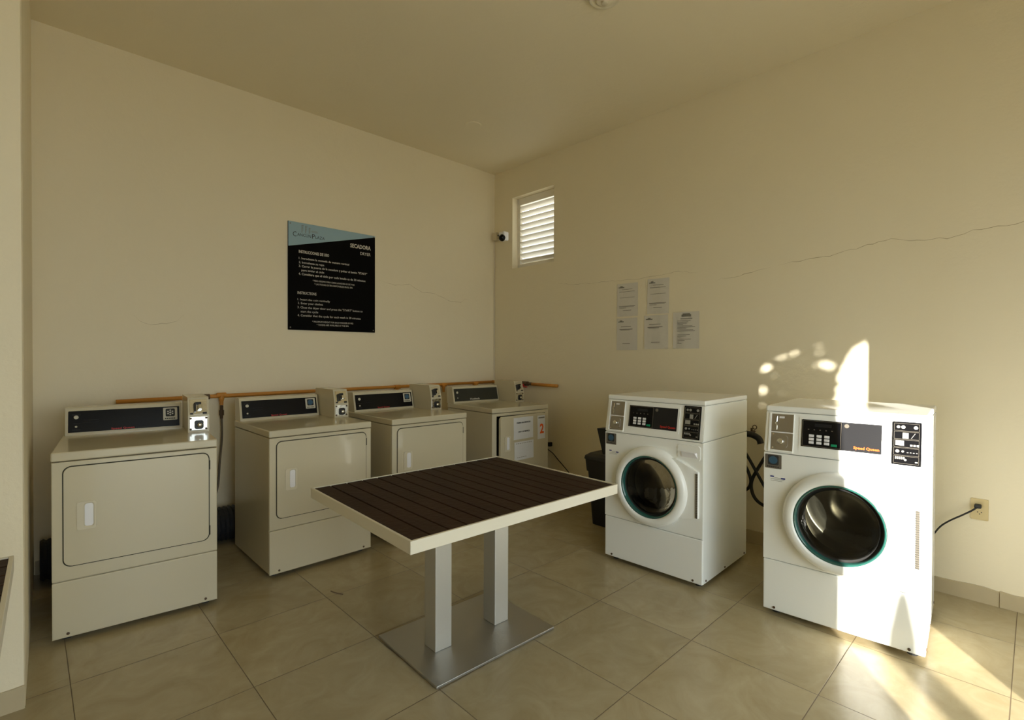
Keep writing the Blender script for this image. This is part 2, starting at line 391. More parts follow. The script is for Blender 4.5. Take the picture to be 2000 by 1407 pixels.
crack([N_([(-3.38, 2.42), (-3.39, 2.33), (-3.375, 2.27)])], (0, -1, 0), 0.001, wn_)

# louvred vent window in the east wall
win = empty('window_1', (0.10, (VY0+VY1)/2, VZ0), -PI/2, None, None); win['kind'] = 'structure'
vw = (VY1-VY0)/2; vh = VZ1-VZ0
bm = bmesh.new()
box(bm, -vw, -vw+0.042, -0.018, 0.02, 0, vh, 0.002); box(bm, vw-0.042, vw, -0.018, 0.02, 0, vh, 0.002)
box(bm, -vw, vw, -0.018, 0.02, 0, 0.055, 0.002); box(bm, -vw, vw, -0.018, 0.02, vh-0.075, vh, 0.002)
obj('window_frame', bm, 'louvre', win)
nb = 10; z0 = 0.055; pitch = (vh-0.075-0.055)/nb
for i in range(nb):
    bm = B(-vw+0.043, vw-0.043, -0.032, 0.032, -0.0015, 0.0015)
    o = obj('louvre_blade', bm, 'louvre', win, loc=(0, 0.0, z0+pitch*(i+0.42)), rot=(math.radians(-36), 0, 0))
# wall added to dim the sky behind louvres, terrace and planting outside the doorway
M['neighbour'] = mat('grey_render', (0.40, 0.38, 0.35), 0.8, bump=0.2, bscale=20)
tag(obj('louvre_backdrop_wall', B(1.3, 1.5, -4, 2.5, -0.1, 6.5), 'neighbour'), kind='structure')
tag(obj('exterior_ground', B(-26, 8, -26, YS-0.15, -0.16, -0.03), 'terrace'), kind='structure')

tag(obj('sun_blocking_wall', B(-11.26, -8.4, -12.3, -12.0, -0.1, 5.0), 'outside'), kind='structure')  # unseen wall added to keep the sun out of the second opening
# frame of the wide doorway in the south wall, behind the camera
d1 = empty('door_1', ((D0+D1)/2, YS, 0), 0, None, None); d1['kind'] = 'structure'
hw = (D1-D0)/2
bm = bmesh.new(); box(bm, -hw, -hw+0.01, -0.1, -0.05, 0, DH); box(bm, hw-0.01, hw, -0.1, -0.05, 0, DH); box(bm, -hw, hw, -0.1, -0.05, DH-0.03, DH)
obj('door_frame', bm, 'alu_white', d1)
d2 = empty('door_2', ((G0+G1)/2, YS, 0), 0, None, None); d2['kind'] = 'structure'
hw = (G1-G0)/2
bm = bmesh.new()
for a_, b_ in ((-hw, -hw+0.05), (-0.03, 0.03), (hw-0.05, hw)): box(bm, a_, b_, -0.1, -0.05, 0, DH)
box(bm, -hw, hw, -0.1, -0.05, DH-0.05, DH); box(bm, -hw, hw, -0.1, -0.05, 0, 0.06)
obj('door_frame', bm, 'alu_white', d2)

# ------------------------------------------------------------------ dryers
DW, DD = 0.683, 0.708; ZK, ZS, ZT = 0.299, 0.876, 0.919
def flower_badge(parent, x0, x1, z0, z1, y, pale, blue, word=None):
    b_ = obj('badge', prism(bmesh.new(), rrect(x0, x1, z0, z1, 0.004), y-0.0016, y, 0.0005), 'badge_pale' if pale else 'badge_grey', parent)
    w_ = x1-x0; h_ = z1-z0; cx = (x0+x1)/2; cz = z0+h_*0.60; r = w_*0.33
    bm = prism(bmesh.new(), rrect(cx-r, cx+r, cz-r, cz+r, r*0.3), y-0.0024, y-0.0015)
    obj('badge_field', bm, 'ink_dark', b_)
    bm = bmesh.new()
    if blue: capped(bm, [(r*0.78, y-0.0032), (r*0.78, y-0.0023)], axis='y', center=(cx, 0, cz), seg=24)
    else:
        capped(bm, [(r*0.24, y-0.0032), (r*0.24, y-0.0023)], axis='y', center=(cx, 0, cz), seg=12)
        for k in range(6):
            a = k*PI/3+PI/6; capped(bm, [(r*0.19, y-0.0032), (r*0.19, y-0.0023)], axis='y', center=(cx+r*0.56*math.cos(a), 0, cz+r*0.56*math.sin(a)), seg=10)
    obj('emblem', bm, 'badge_blue' if blue else 'white_ink', b_)
    bm = bmesh.new()
    n = 6
    for k in range(n):
        xx = x0+w_*(0.12+0.76*k/n); box(bm, xx, xx+w_*0.09, y-0.0022, y-0.0015, z0+h_*0.08, z0+h_*0.17)
    obj('caption_print', bm, 'ink_dark', b_)
    return b_

def make_dryer(loc, rz, label, variant):
    t = empty('clothes_dryer', loc, rz, label, 'dryer', 'coin dryers along the wall')
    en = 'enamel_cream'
    # cabinet
    bm = bmesh.new()
    open_door = variant == 'ajar'
    if not open_door:
        box(bm, 0.0, DW, 0.012, DD, 0.028, ZS-0.004, 0.006)
    else:
        box(bm, 0.0, 0.03, 0.012, DD, 0.028, ZS-0.004, 0.004); box(bm, DW-0.03, DW, 0.012, DD, 0.028, ZS-0.004, 0.004)
        box(bm, 0.03, DW-0.03, 0.55, DD, 0.028, ZS-0.004); box(bm, 0.03, DW-0.03, 0.03, 0.55, 0.028, 0.34); box(bm, 0.03, DW-0.03, 0.03, 0.55, 0.86, ZS-0.004)
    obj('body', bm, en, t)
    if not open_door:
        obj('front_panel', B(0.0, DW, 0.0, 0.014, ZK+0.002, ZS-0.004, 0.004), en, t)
    else:
        bm = bmesh.new()
        for a in ((0.0, 0.05, ZK+0.002, ZS-0.004), (0.642, DW, ZK+0.002, ZS-0.004), (0.05, 0.642, ZK+0.002, 0.374), (0.05, 0.642, 0.848, ZS-0.004)): box(bm, a[0], a[1], 0.0, 0.014, a[2], a[3])
        box(bm, 0.0, DW, 0.0145, 0.02, ZK+0.002, 0.372); 
        obj('front_panel', bm, en, t)
        bm = bmesh.new()   # dark sheets standing in for the shade inside the drum opening
        box(bm, 0.0305, 0.0315, 0.03, 0.54, 0.35, 0.85); box(bm, 0.6515, 0.6525, 0.03, 0.54, 0.35, 0.85); box(bm, 0.031, 0.652, 0.535, 0.545, 0.35, 0.85)
        box(bm, 0.031, 0.652, 0.02, 0.54, 0.35, 0.352); box(bm, 0.031, 0.652, 0.02, 0.54, 0.846, 0.848)
        obj('drum_opening_shade', bm, 'dark_gap', t)
    lp = obj('lower_panel', B(0.0, DW, 0.0, 0.014, 0.028, ZK-0.002, 0.005), en, t)
    for sx in (0.058, 0.627):
        obj('screw', capped(bmesh.new(), [(0.003, -0.004), (0.0065, -0.003), (0.0065, 0.001)], axis='y', center=(sx, 0, 0.045), seg=12), 'rust', lp)
    obj('kick_lip', B(0.0, DW, -0.0015, 0.01, 0.028, 0.0305, 0.0008), en, lp)
    for sx in (0.05, DW-0.05):
        for sy in (0.07, DD-0.07):
            obj('levelling_foot', capped(bmesh.new(), [(0.022, 0.0), (0.022, 0.008), (0.01, 0.009), (0.01, 0.03)], center=(sx, sy, 0), seg=16), 'rubber', t)
    # lid with a shallow rim
    bm = B(-0.002, DW+0.002, -0.004, DD, ZS, ZT, 0.007, 3)
    obj('top_lid', bm, en, t)
    # door
    x0, x1, zb, zt = 0.044, 0.642, 0.370, 0.846
    obj('door_seam', prism(bmesh.new(), rrect(x0-0.005, x1+0.005, zb-0.005, zt+0.005, 0.035), -0.0012, 0.002), 'seam', t) if not open_door else None
    px = x1 if open_door else 0
    dx = lambda x: x-px
    bm = prism(bmesh.new(), rrect(dx(x0), dx(x1), zb, zt, 0.03), -0.006, 0.0 if not open_door else 0.016, 0.003)
    door = obj('door', bm, en, t)
    if open_door: door.location = (x1, -0.003, 0); door.rotation_euler = (0, 0, math.radians(5.0))
    # recessed pull: plate with a cup
    hx0, hx1, hz0, hz1 = dx(0.092), dx(0.165), 0.537, 0.672
    bm = bmesh.new(); yf = -0.0105
    outer = rrect(hx0, hx1, hz0, hz1, 0.012); inner = rrect(hx0+0.026, hx1-0.008, hz0+0.010, hz1-0.006, 0.012); n = len(outer)
    vo = [bm.verts.new((x, yf, z)) for x, z in outer]; vi = [bm.verts.new((x, yf, z)) for x, z in inner]; vb = [bm.verts.new((x+0.001, -0.0055, z)) for x, z in outer]
    ic = ((hx0+0.026+hx1-0.008)/2, (hz0+hz1)/2); vd = [bm.verts.new((ic[0]+(x-ic[0])*0.86, yf+0.012, ic[1]+(z-ic[1])*0.93)) for x, z in inner]
    for i in range(n):
        j = (i+1) % n
        bm.faces.new((vo[i], vo[j], vi[j], vi[i])); bm.faces.new((vb[i], vb[j], vo[j], vo[i])); bm.faces.new((vi[i], vi[j], vd[j], vd[i]))
    bm.faces.new(vd)
    # (cut the door face away behind the cup is not needed: the cup floor sits proud of it)
    for v in vd: v.co.y = -0.0068
    obj('handle', bm, 'handle_cream', door)
    bm = prism(bmesh.new(), [(ic[0]+(x-ic[0])*0.84, ic[1]+(z-ic[1])*0.92) for x, z in inner], -0.0078, -0.0066); obj('handle_cup', bm, 'plastic_white', door)
    if not open_door:
        for hz in (0.78, 0.42): obj('hinge', B(x1+0.001, x1+0.008, -0.004, 0.002, hz-0.025, hz+0.025), 'seam', t)
    # console
    yb, yt = 0.615, 0.650; zc0, zc1 = ZT, 1.078
    bm = profile_x(bmesh.new(), [(yb, zc0), (yb, zc0+0.006), (yt, zc1-0.004), (yt+0.005, zc1), (0.74, zc1), (0.74, zc0)], 0.012, 0.572)
    con = obj('console', bm, en, t)
    sl_ = math.atan2(yt-yb, zc1-zc0-0.01)
    face = bpy.data.objects.new('control_panel', None)
    # slanted panel (plate built upright, then tilted)
    bm = prism(bmesh.new(), rrect(0.008, 0.552, 0.009, 0.148, 0.003), -0.003, 0.0, 0.001)
    fr = obj('panel_rim', bm, en, con, loc=(0.012, yb-0.0005, zc0+0.004), rot=(-sl_, 0, 0))
    darkm = 'dark_olive' if variant == 'ajar' else 'black_glass'
    pan = obj('control_panel', prism(bmesh.new(), rrect(0.013, 0.547, 0.013, 0.137, 0.003), -0.0045, -0.002), darkm, t, loc=(0.012, yb-0.0005, zc0+0.004), rot=(-sl_, 0, 0))
    bm = capped(bmesh.new(), [(0.009, -0.011), (0.011, -0.009), (0.011, -0.004)], axis='y', center=(0.048, 0, 0.100), seg=18)
    obj('start_button', bm, 'badge_pale', pan)
    bm = capped(bmesh.new(), [(0.005, -0.008), (0.006, -0.004)], axis='y', center=(0.048, 0, 0.046), seg=14)
    obj('indicator_light', bm, 'badge_pale', pan)
    bm = bmesh.new()
    for zz in (0.118, 0.112, 0.064, 0.030, 0.024): box(bm, 0.03, 0.068, -0.0052, -0.0044, zz, zz+0.0016)
    for zz in (0.082, 0.068): box(bm, 0.08, 0.15, -0.0052, -0.0044, zz, zz+0.001)
    bm.free()
    for zz in (0.118, 0.112, 0.064, 0.030, 0.024): obj('print_line', B(0.03, 0.068, -0.0052, -0.0044, zz, zz+0.0016), 'grey_panel', pan)
    for zz in (0.082, 0.068): obj('print_line', B(0.08, 0.15, -0.0052, -0.0044, zz, zz+0.001), 'grey_panel', pan)
    if variant == 'ajar': obj('lettering', text_bm([('Huebsch', 0.196, 0.310, 0.022, 0.040, 0.02)], -0.0046), 'white_ink', pan)
    else:
        obj('lettering', text_bm([('Speed Queen', 0.206, 0.318, 0.017, 0.028, 0.02)], -0.0046), 'red_ink', pan)
        bm = bmesh.new(); box(bm, 0.325, 0.42, -0.0052, -0.0044, 0.0195, 0.021); obj('fine_print', bm, 'grey_panel', pan)
        flower_badge(pan, 0.462, 0.536, 0.052, 0.130, -0.0045, True, variant != 'first')
    # coin box
    yc = 0.36; cz1 = 1.128
    cx0, cx1 = 0.581, 0.690
    prof = [(yc, ZT), (yc, 1.02), (yc+0.028, cz1-0.004), (yc+0.034, cz1), (0.70, cz1), (0.70, ZT)]
    cb = obj('coin_box', profile_x(bmesh.new(), prof, cx0, cx1), en, t)
    bm = B(cx0+0.008, cx1-0.010, yc-0.004, yc, ZT+0.012, 1.012, 0.001)
    cp = obj('coin_plate', bm, 'chrome', cb)
    bm = prism(bmesh.new(), rrect(0.613, 0.660, 0.938, 0.990, 0.012), yc-0.009, yc-0.003, 0.002); obj('lock_surround', bm, 'black_plastic', cp)
    bm = capped(bmesh.new(), [(0.002, yc-0.026), (0.010, yc-0.025), (0.0135, yc-0.018), (0.0135, yc-0.008)], axis='y', center=(0.639, 0, 0.963), seg=20); obj('lock', bm, 'chrome', cp, smooth=True)
    for sx in (0.594, 0.674):
        for sz in (0.938, 1.003): obj('screw', capped(bmesh.new(), [(0.006, yc-0.0065), (0.006, yc-0.003)], axis='y', center=(sx, 0, sz), seg=12), 'rust', cp)
    a2 = math.atan2(0.028, 0.104)
    bm = prism(bmesh.new(), [(0.009, 0.006), (0.098, 0.006), (0.098, 0.098), (0.009, 0.098)], -0.004, 0.0, 0.001)
    sp = obj('slide_plate', bm, 'chrome', cb, loc=(cx0, yc, 1.020), rot=(-a2, 0, 0))
    bm = bmesh.new(); box(bm, 0.030, 0.040, -0.030, -0.003, 0.020, 0.075, 0.003); box(bm, 0.036, 0.068, -0.022, -0.003, 0.064, 0.078, 0.003)
    box(bm, 0.010, 0.026, -0.006, -0.003, 0.006, 0.016); box(bm, 0.075, 0.097, -0.006, -0.003, 0.006, 0.018)
    obj_each('coin_slide', bm, 'black_plastic', cb, loc=(cx0, yc, 1.020), rot=(-a2, 0, 0))
    bm = B(0.048, 0.072, -0.034, -0.004, 0.030, 0.062, 0.006, 3); obj('push_handle', bm, 'chrome', cb, loc=(cx0, yc, 1.020), rot=(-a2, 0, 0))
    if variant == 'ajar':
        bm = bmesh.new(); ya = -0.0068
        def pp_(x0, x1, z0, z1, yy, n=8):
            rows = []
            for i in range(n+1):
                rows.append([bm.verts.new((dx(x0+(x1-x0)*i/n), yy-0.0012-0.0012*math.sin(i*1.7+k), z0+(z1-z0)*k/5)) for k in range(6)])
            for r0, r1 in zip(rows, rows[1:]):
                for k in range(5): bm.faces.new((r0[k], r1[k], r1[k+1], r0[k+1]))
        pp_(0.205, 0.464, 0.628, 0.826, ya)
        pn = obj('paper_notice', bm, 'paper_white', door)
        for it in (('FUERA DE SERVICIO', dx(0.243), dx(0.425), 0.772, 0.785, 0.03), ('OUT OF SERVICE', dx(0.265), dx(0.412), 0.690, 0.703, 0.03)): obj('notice_text', text_bm([it], -0.0100), 'ink_dark', door)
        bm = bmesh.new(); pp_(0.215, 0.470, 0.440, 0.606, ya); obj('paper_sheet', bm, 'paper_white', door)
        bm = bmesh.new()
        for k in range(9): box(bm, dx(0.235+k*0.024), dx(0.25+k*0.024), -0.0104, -0.0098, 0.588, 0.593)
        for k in range(5): box(bm, dx(0.25+k*0.026), dx(0.267+k*0.026), -0.0104, -0.0098, 0.462, 0.467)
        obj_each('sheet_print', bm, 'ink_pale', door)
        bm = bmesh.new(); pp_(0.525, 0.632, 0.60, 0.822, ya, 4); obj('number_sticker', bm, 'paper_white', door)
        obj('sticker_number', text_bm([('2', dx(0.556), dx(0.612), 0.655, 0.745, 0.03)], -0.0100), 'orange_ink', door)
        bm = bmesh.new(); box(bm, dx(0.535), dx(0.622), -0.0104, -0.0098, 0.795, 0.806); obj('sticker_band', bm, 'ink', door)
    return t
P_D = [(-3.8116, -1.1232, -0.1019, 'closed', 'white coin dryer beside the wall pier, its bright chrome coin box toward the camera', 'first'),
       (-2.8226, -1.0880, 0.0039, '', 'white coin dryer partly hidden by the table corner, with the full left side showing', 'blue'),
       (-1.9833, -1.1068, -0.0087, '', 'white coin dryer with black console behind the slatted table, third from the pier', 'blue'),
       (-0.9586, -1.0448, -0.0612, '', 'white coin dryer in the room corner, door ajar with taped papers and orange 2', 'ajar')]
for x, y, a, _, lab, var in P_D: make_dryer((x, y, 0), a, lab, var)

# ------------------------------------------------------------------ washers
WW, WD = 0.683, 0.694; WK, WS, WF, WH = 0.3006, 0.876, 1.092, 1.122
def make_washer(loc, rz, label, logo):
    t = empty('washing_machine', loc, rz, label, 'washing machine', 'front-loading coin washers')
    en = 'enamel'; cx, cz = 0.347, 0.5605
    bm = bmesh.new()
    # cabinet shell: sides, back, bottom, crossbars (the front is open round the drum)
    box(bm, 0, 0.012, 0.014, WD, 0.03, WS-0.003, 0.003); box(bm, WW-0.012, WW, 0.014, WD, 0.03, WS-0.003, 0.003)
    box(bm, 0.012, WW-0.012, WD-0.012, WD, 0.03, WS-0.003); box(bm, 0.012, WW-0.012, 0.014, WD-0.012, 0.03, 0.05); box(bm, 0.012, WW-0.012, 0.014, WD-0.012, WS-0.01, WS-0.003)
    obj('body', bm, en, t)
    bm = plate_with_hole(bmesh.new(), 0, WW, WK+0.002, WS-0.003, cx, cz, 0.205, 0.0, 0.014); obj('front_panel', bm, en, t)
    lp = obj('lower_panel', B(0, WW, 0.0, 0.014, 0.03, WK-0.002, 0.005), en, t)
    for sx in (0.055, 0.625):
        obj('screw', capped(bmesh.new(), [(0.003, -0.004), (0.0065, -0.003), (0.0065, 0.001)], axis='y', center=(sx, 0, 0.046), seg=12), 'rust', lp)
    for sy in (0.05, 0.33, WD-0.04):
        obj('side_screw', capped(bmesh.new(), [(0.0065, -0.003), (0.0065, 0.003)], axis='x', center=(WW, sy, 0.046), seg=10), 'rust', t)
    for sx in (0.05, WW-0.05):
        for sy in (0.07, WD-0.07):
            obj('levelling_foot', capped(bmesh.new(), [(0.022, 0.0), (0.022, 0.008), (0.01, 0.009), (0.01, 0.032)], center=(sx, sy, 0), seg=16), 'rubber', t)
    # upper cabinet with sloping control fascia
    yt = 0.034
    bm = profile_x(bmesh.new(), [(0.0, WS+0.001), (0.0, WS+0.006), (yt, WF-0.002), (WD, WF-0.002), (WD, WS+0.001)], 0, WW)
    bmesh.ops.bevel(bm, geom=[e for e in bm.edges if abs(e.verts[0].co.x-e.verts[1].co.x) < 1e-6], offset=0.004, segments=2, affect='EDGES')
    fas = obj('control_fascia', bm, en, t)
    bm = B(-0.001, WW+0.001, yt-0.004, WD, WF, WH, 0.008, 3); obj('top_lid', bm, en, t)
    sl_ = math.atan2(yt, WF-WS-0.008); org = (0, 0.0, WS+0.006)
    zz = lambda z: (z-WS-0.006)/math.cos(sl_)
    R = (-sl_, 0, 0)
    def on(name, bm, m, parent=t): return obj(name, bm, m, parent, loc=org, rot=R)
    # recessed coin unit
    x0, x1, za, zb = 0.030, 0.135, zz(0.892), zz(1.080)
    bm = bmesh.new()
    fw = 0.010
    box(bm, x0-fw*1.2, x0, -0.006, 0.002, za-fw, zb+0.004, 0.002); box(bm, x1, x1+0.004, -0.004, 0.002, za-fw, zb+0.004, 0.001)
    box(bm, x0, x1, -0.006, 0.002, za-fw, za, 0.002); box(bm, x0, x1, -0.004, 0.002, zb, zb+0.004, 0.001)
    on('coin_bezel', bm, en)
    cu = on('coin_unit', B(x0, x1, -0.0012, 0.001, za, zb), 'steel')
    zm = za+(zb-za)*0.49
    bm = B(x0, x1, -0.007, -0.0005, zm-0.003, zm+0.003, 0.001); obj('divider', bm, 'plastic_white', cu)
    bm = bmesh.new(); tube(bm, [(x0+0.028, -0.006, zb-0.012), (x0+0.027, -0.010, zm+0.055), (x0+0.020, -0.008, zm+0.048), (x0+0.029, -0.010, zm+0.035), (x0+0.028, -0.006, zm+0.014)], 0.0035, 6)
    obj('coin_slot', bm, 'chrome', cu)
    obj('coin_label', B(x0+0.038, x0+0.062, -0.003, -0.001, zb-0.022, zb-0.012), 'plastic_white', cu)
    cxx, czz = x0+0.050, za+(zm-za)*0.50
    bm = prism(bmesh.new(), rrect(cxx-0.032, cxx+0.032, czz-0.034, czz+0.032, 0.012), -0.008, -0.001, 0.003); obj('coin_cover', bm, 'steel', cu)
    bm = capped(bmesh.new(), [(0.004, -0.021), (0.013, -0.024), (0.016, -0.019), (0.016, -0.007)], axis='y', center=(cxx, 0, czz), seg=22); obj('lock', bm, 'chrome', cu, smooth=True)
    for a_ in (-1, 1): obj('screw', capped(bmesh.new(), [(0.004, -0.004), (0.004, -0.001)], axis='y', center=(x0+0.012, 0, czz+a_*0.036), seg=10), 'chrome', cu)
    # display
    dx0, dxm, dx1, dz0, dz1 = 0.176, 0.352, 0.513, zz(0.925), zz(1.062)
    fr = on('display_surround', prism(bmesh.new(), rrect(dx0-0.012, dx1+0.014, dz0-0.014, dz1+0.012, 0.004), -0.0025, 0.001, 0.001), en)
    kp = on('keypad_panel', prism(bmesh.new(), rrect(dx0, dxm, dz0, dz1, 0.003), -0.0055, -0.002), 'black_glass')
    bm = bmesh.new(); e_ = 0.0016
    for a_ in ((dx0+0.004, dxm-0.002, dz0+0.004, dz0+0.004+e_), (dx0+0.004, dxm-0.002, dz1-0.004-e_, dz1-0.004), (dx0+0.004, dx0+0.004+e_, dz0+0.004, dz1-0.004), (dxm-0.004, dxm-0.002, dz0+0.004, dz1-0.004)):
        box(bm, a_[0], a_[1], -0.0062, -0.0054, a_[2], a_[3])
    obj('border_line', bm, 'badge_grey', kp)
    for r_ in range(3):
        for c_ in range(3):
            bx0 = dx0+0.034+c_*0.034; bz = dz0+0.017+r_*0.017
            obj('key', B(bx0, bx0+0.023, -0.008, -0.0054, bz, bz+0.013, 0.0015), 'plastic_white', kp)
    obj('start_button', B(dxm-0.044, dxm-0.018, -0.008, -0.0054, dz0+0.012, dz0+0.025, 0.002), 'green', kp)
    obj('display_window', B(dx0+0.058, dx0+0.132, -0.0062, -0.0054, dz1-0.034, dz1-0.018), 'grey_panel', kp)
    bm = bmesh.new()
    for k in range(5): box(bm, dx0+0.028+k*0.026, dx0+0.034+k*0.026, -0.0061, -0.0054, dz1-0.052, dz1-0.047)
    obj('key_symbols', bm, 'badge_grey', kp)
    lg = on('logo_panel', prism(bmesh.new(), rrect(dxm, dx1, dz0, dz1, 0.001), -0.0045, -0.002), 'grey_panel')
    obj('lettering', text_bm([('Speed Queen', dxm+0.050, dx1-0.008, dz0+0.014, dz0+0.027, 0.035)], -0.0046), logo, lg)
    bm = capped(bmesh.new(), [(0.010, -0.0056), (0.010, -0.0044)], axis='y', center=(dxm+0.020, 0, dz1-0.018), seg=20); obj('emblem', bm, 'badge_grey', lg)
    # programme panel
    lx0, lx1, lz0, lz1 = 0.553, 0.660, zz(0.889), zz(1.086)
    pp = on('program_panel', prism(bmesh.new(), rrect(lx0, lx1, lz0, lz1, 0.004), -0.004, 0.0, 0.0008), 'black_glass')
    bm = bmesh.new(); hh = (lz1-lz0-0.012)/5; bl = bmesh.new(); rnd = random.Random(5)
    for k in range(5):
        za_ = lz0+0.006+k*hh; e_ = 0.0011
        for a_ in ((lx0+0.006, lx1-0.008, za_+0.001, za_+0.001+e_), (lx0+0.006, lx1-0.008, za_+hh-0.002-e_, za_+hh-0.002), (lx0+0.006, lx0+0.006+e_, za_+0.001, za_+hh-0.002), (lx1-0.008-e_, lx1-0.008, za_+0.001, za_+hh-0.002)):
            box(bm, a_[0], a_[1], -0.0047, -0.0038, a_[2], a_[3])
    obj_each('border_line', bm, 'badge_grey', pp)
    def dot(u, k, r): capped(bl, [(r, -0.0047), (r, -0.0038)], axis='y', center=(lx0+u, 0, lz0+0.006+hh*(k+0.5)), seg=14)
    dot(0.022, 4, 0.007); dot(0.040, 4, 0.008); dot(0.086, 4, 0.008)
    box(bl, lx0+0.038, lx0+0.060, -0.0047, -0.0038, lz0+0.01+hh*3, lz0+hh*4-0.001); tube(bl, [(lx0+0.070, -0.0042, lz0+0.012+hh*3), (lx0+0.084, -0.0042, lz0+hh*4-0.002)], 0.0012, 5)
    box(bl, lx0+0.012, lx0+0.044, -0.0047, -0.0038, lz0+0.014+hh*2, lz0+hh*3)
    for u in (0.066, 0.078, 0.090): box(bl, lx0+u, lx0+u+0.009, -0.0047, -0.0038, lz0+0.013+hh*2, lz0+0.022+hh*2)
    dot(0.020, 1, 0.0075); dot(0.040, 1, 0.005)
    for u in (0.055, 0.066, 0.077, 0.088): box(bl, lx0+u, lx0+u+0.006, -0.0047, -0.0038, lz0+0.020+hh, lz0+0.023+hh)
    for u in range(5): box(bl, lx0+0.012+u*0.0075, lx0+0.017+u*0.0075, -0.0047, -0.0038, lz0+0.026, lz0+hh)
    dot(0.050, 0, 0.005); box(bl, lx0+0.085, lx0+0.095, -0.0047, -0.0038, lz0+0.015, lz0+0.020)
    obj_each('symbol', bl, 'symbol_grey', pp)
    flower_badge(t, 0.006, 0.086, 0.790, 0.865, 0.0, False, True)
    bm = bmesh.new(); box(bm, 0.032, 0.050, -0.0012, 0, 0.744, 0.751); box(bm, 0.084, 0.104, -0.0012, 0, 0.738, 0.745)
    st = obj_each('sticker_bar', bm, 'blue_ink', t)
    bm = bmesh.new()
    for r_, (a_, b_) in enumerate(((0.052, 0.082), (0.034, 0.10), (0.034, 0.09))): box(bm, a_, b_, -0.0010, 0, 0.741-0.008*r_, 0.7425-0.008*r_)
    obj('sticker_print', bm, 'ink_pale', t)
    # detergent drawer
    zx0, zx1, zz0, zz1 = 0.526, 0.668, 0.766, 0.853
    dr = obj('dispenser_drawer', prism(bmesh.new(), rrect(zx0, zx1, zz0, zz1, 0.012), -0.005, 0.001, 0.0025), en, t)
    bm = bmesh.new()
    hx0, hx1, hz0, hz1 = zx0+0.020, zx1-0.020, zz0+0.014, zz0+0.052
    a_ = [(hx0-0.004, hz0), (hx1+0.004, hz0), (hx1, hz1-0.006), (hx0, hz1-0.006)]
    v0 = [bm.verts.new((x, -0.0052, z)) for x, z in a_]; v1 = [bm.verts.new((x, y, z)) for (x, z), y in zip([(hx0+0.008, hz0), (hx1-0.008, hz0), (hx1-0.010, hz1-0.008), (hx0+0.010, hz1-0.008)], (-0.006, -0.006, -0.017, -0.017))]
    for i in range(4): bm.faces.new((v0[i], v0[(i+1) % 4], v1[(i+1) % 4], v1[i]))
    bm.faces.new(v1); obj('handle', bm, 'plastic_white', dr)
    # door: bulged ring with hinge wing, teal rim, glass bowl
    RO, RI = 0.250, 0.194
    bm = bmesh.new()
    seg = 96; prof = [(RO+0.004, -0.001), (RO+0.002, -0.014), (RO-0.004, -0.032), (RO-0.016, -0.045), (RI+0.012, -0.048), (RI+0.002, -0.043), (RI, -0.030), (RI, 0.004)]
    lathe(bm, prof, seg=seg, axis='y', center=(cx, 0, cz))
    ring = obj('door', bm, 'enamel', t, smooth=True)
    # wing from the ring to the hinge
    bm = bmesh.new()
    arc = [(cx+(RO-0.012)*math.cos(math.radians(a)), cz+(RO-0.012)*math.sin(math.radians(a))) for a in range(-46, 59, 4)]
    pts = [(0.658, 0.425), ] + [(0.658, 0.70)] + [(0.600, 0.728), (0.52, 0.764)] + arc[::-1] + [(0.56, 0.405)]
    a = [bm.verts.new((x, -0.020 if x < 0.62 else -0.014, z)) for x, z in pts]; b = [bm.verts.new((x+(0.004 if x > 0.6 else 0), 0.0, z)) for x, z in pts]
    bm.faces.new(a)
    for i in range(len(pts)): j = (i+1) % len(pts); bm.faces.new((a[i], b[i], b[j], a[j]))
    bmesh.ops.triangulate(bm, faces=[f for f in bm.faces if len(f.verts) > 4])
    obj('hinge_wing', bm, 'enamel', ring)
    bm = B(0.646, 0.658, -0.018, -0.006, 0.427, 0.692); hg = obj('hinge', bm, 'badge_grey', t)
    bm = bmesh.new()
    for k in range(26): box(bm, 0.645, 0.659, -0.0195, -0.017, 0.430+k*0.0102, 0.435+k*0.0102)
    obj('hinge_knuckle', bm, 'steel', hg)
    bm = bmesh.new(); lathe(bm, [(RI+0.001, -0.041), (RI-0.003, -0.043), (RI-0.009, -0.036), (RI-0.011, -0.013)], seg=72, axis='y', center=(cx, 0, cz)); obj('glass_rim', bm, 'teal', ring, smooth=True)
    bm = bmesh.new(); lathe(bm, [(RI-0.010, -0.014), (RI-0.020, -0.006), (RI-0.028, -0.010), (RI-0.031, 0.0), (RI-0.028, 0.08), (RI+0.02, 0.085)], seg=72, axis='y', center=(cx, 0, cz)); obj('gasket', bm, 'rubber', t, smooth=True)
    bm = bmesh.new()
    RG = RI-0.030; pr = [(RG+0.006, -0.016), (RG, -0.014)] + [(RG*(1-k/12), -0.012+0.034*(1-(1-k/12)**2)) for k in range(1, 12)] + [(0.002, 0.022)]
    bm, rg = lathe(bm, pr, seg=72, axis='y', center=(cx, 0, cz)); bm.faces.new(rg[-1]); obj('glass_bowl', bm, 'door_glass', ring, smooth=True)
    bm = bmesh.new(); bm, rg = lathe(bm, [(RI+0.01, 0.09), (0.26, 0.10), (0.26, 0.44), (0.245, 0.46), (0.22, 0.45), (0.20, 0.465), (0.17, 0.455), (0.14, 0.47), (0.11, 0.46), (0.09, 0.44), (0.06, 0.43), (0.002, 0.425)], seg=72, axis='y', center=(cx, 0, cz-0.0)); bm.faces.new(rg[-1]); obj('drum', bm, 'drum', t, smooth=True)
    return t
make_washer((-1.0400, -2.3042, 0), 0.0246-PI/2, 'white front-loading washer in shade next to the black bin', 'red_ink')
make_washer((-1.0192, -3.3267, 0), 0.0666-PI/2, 'white front-loading washer lit by the sun, beside the wall outlet', 'orange_ink')

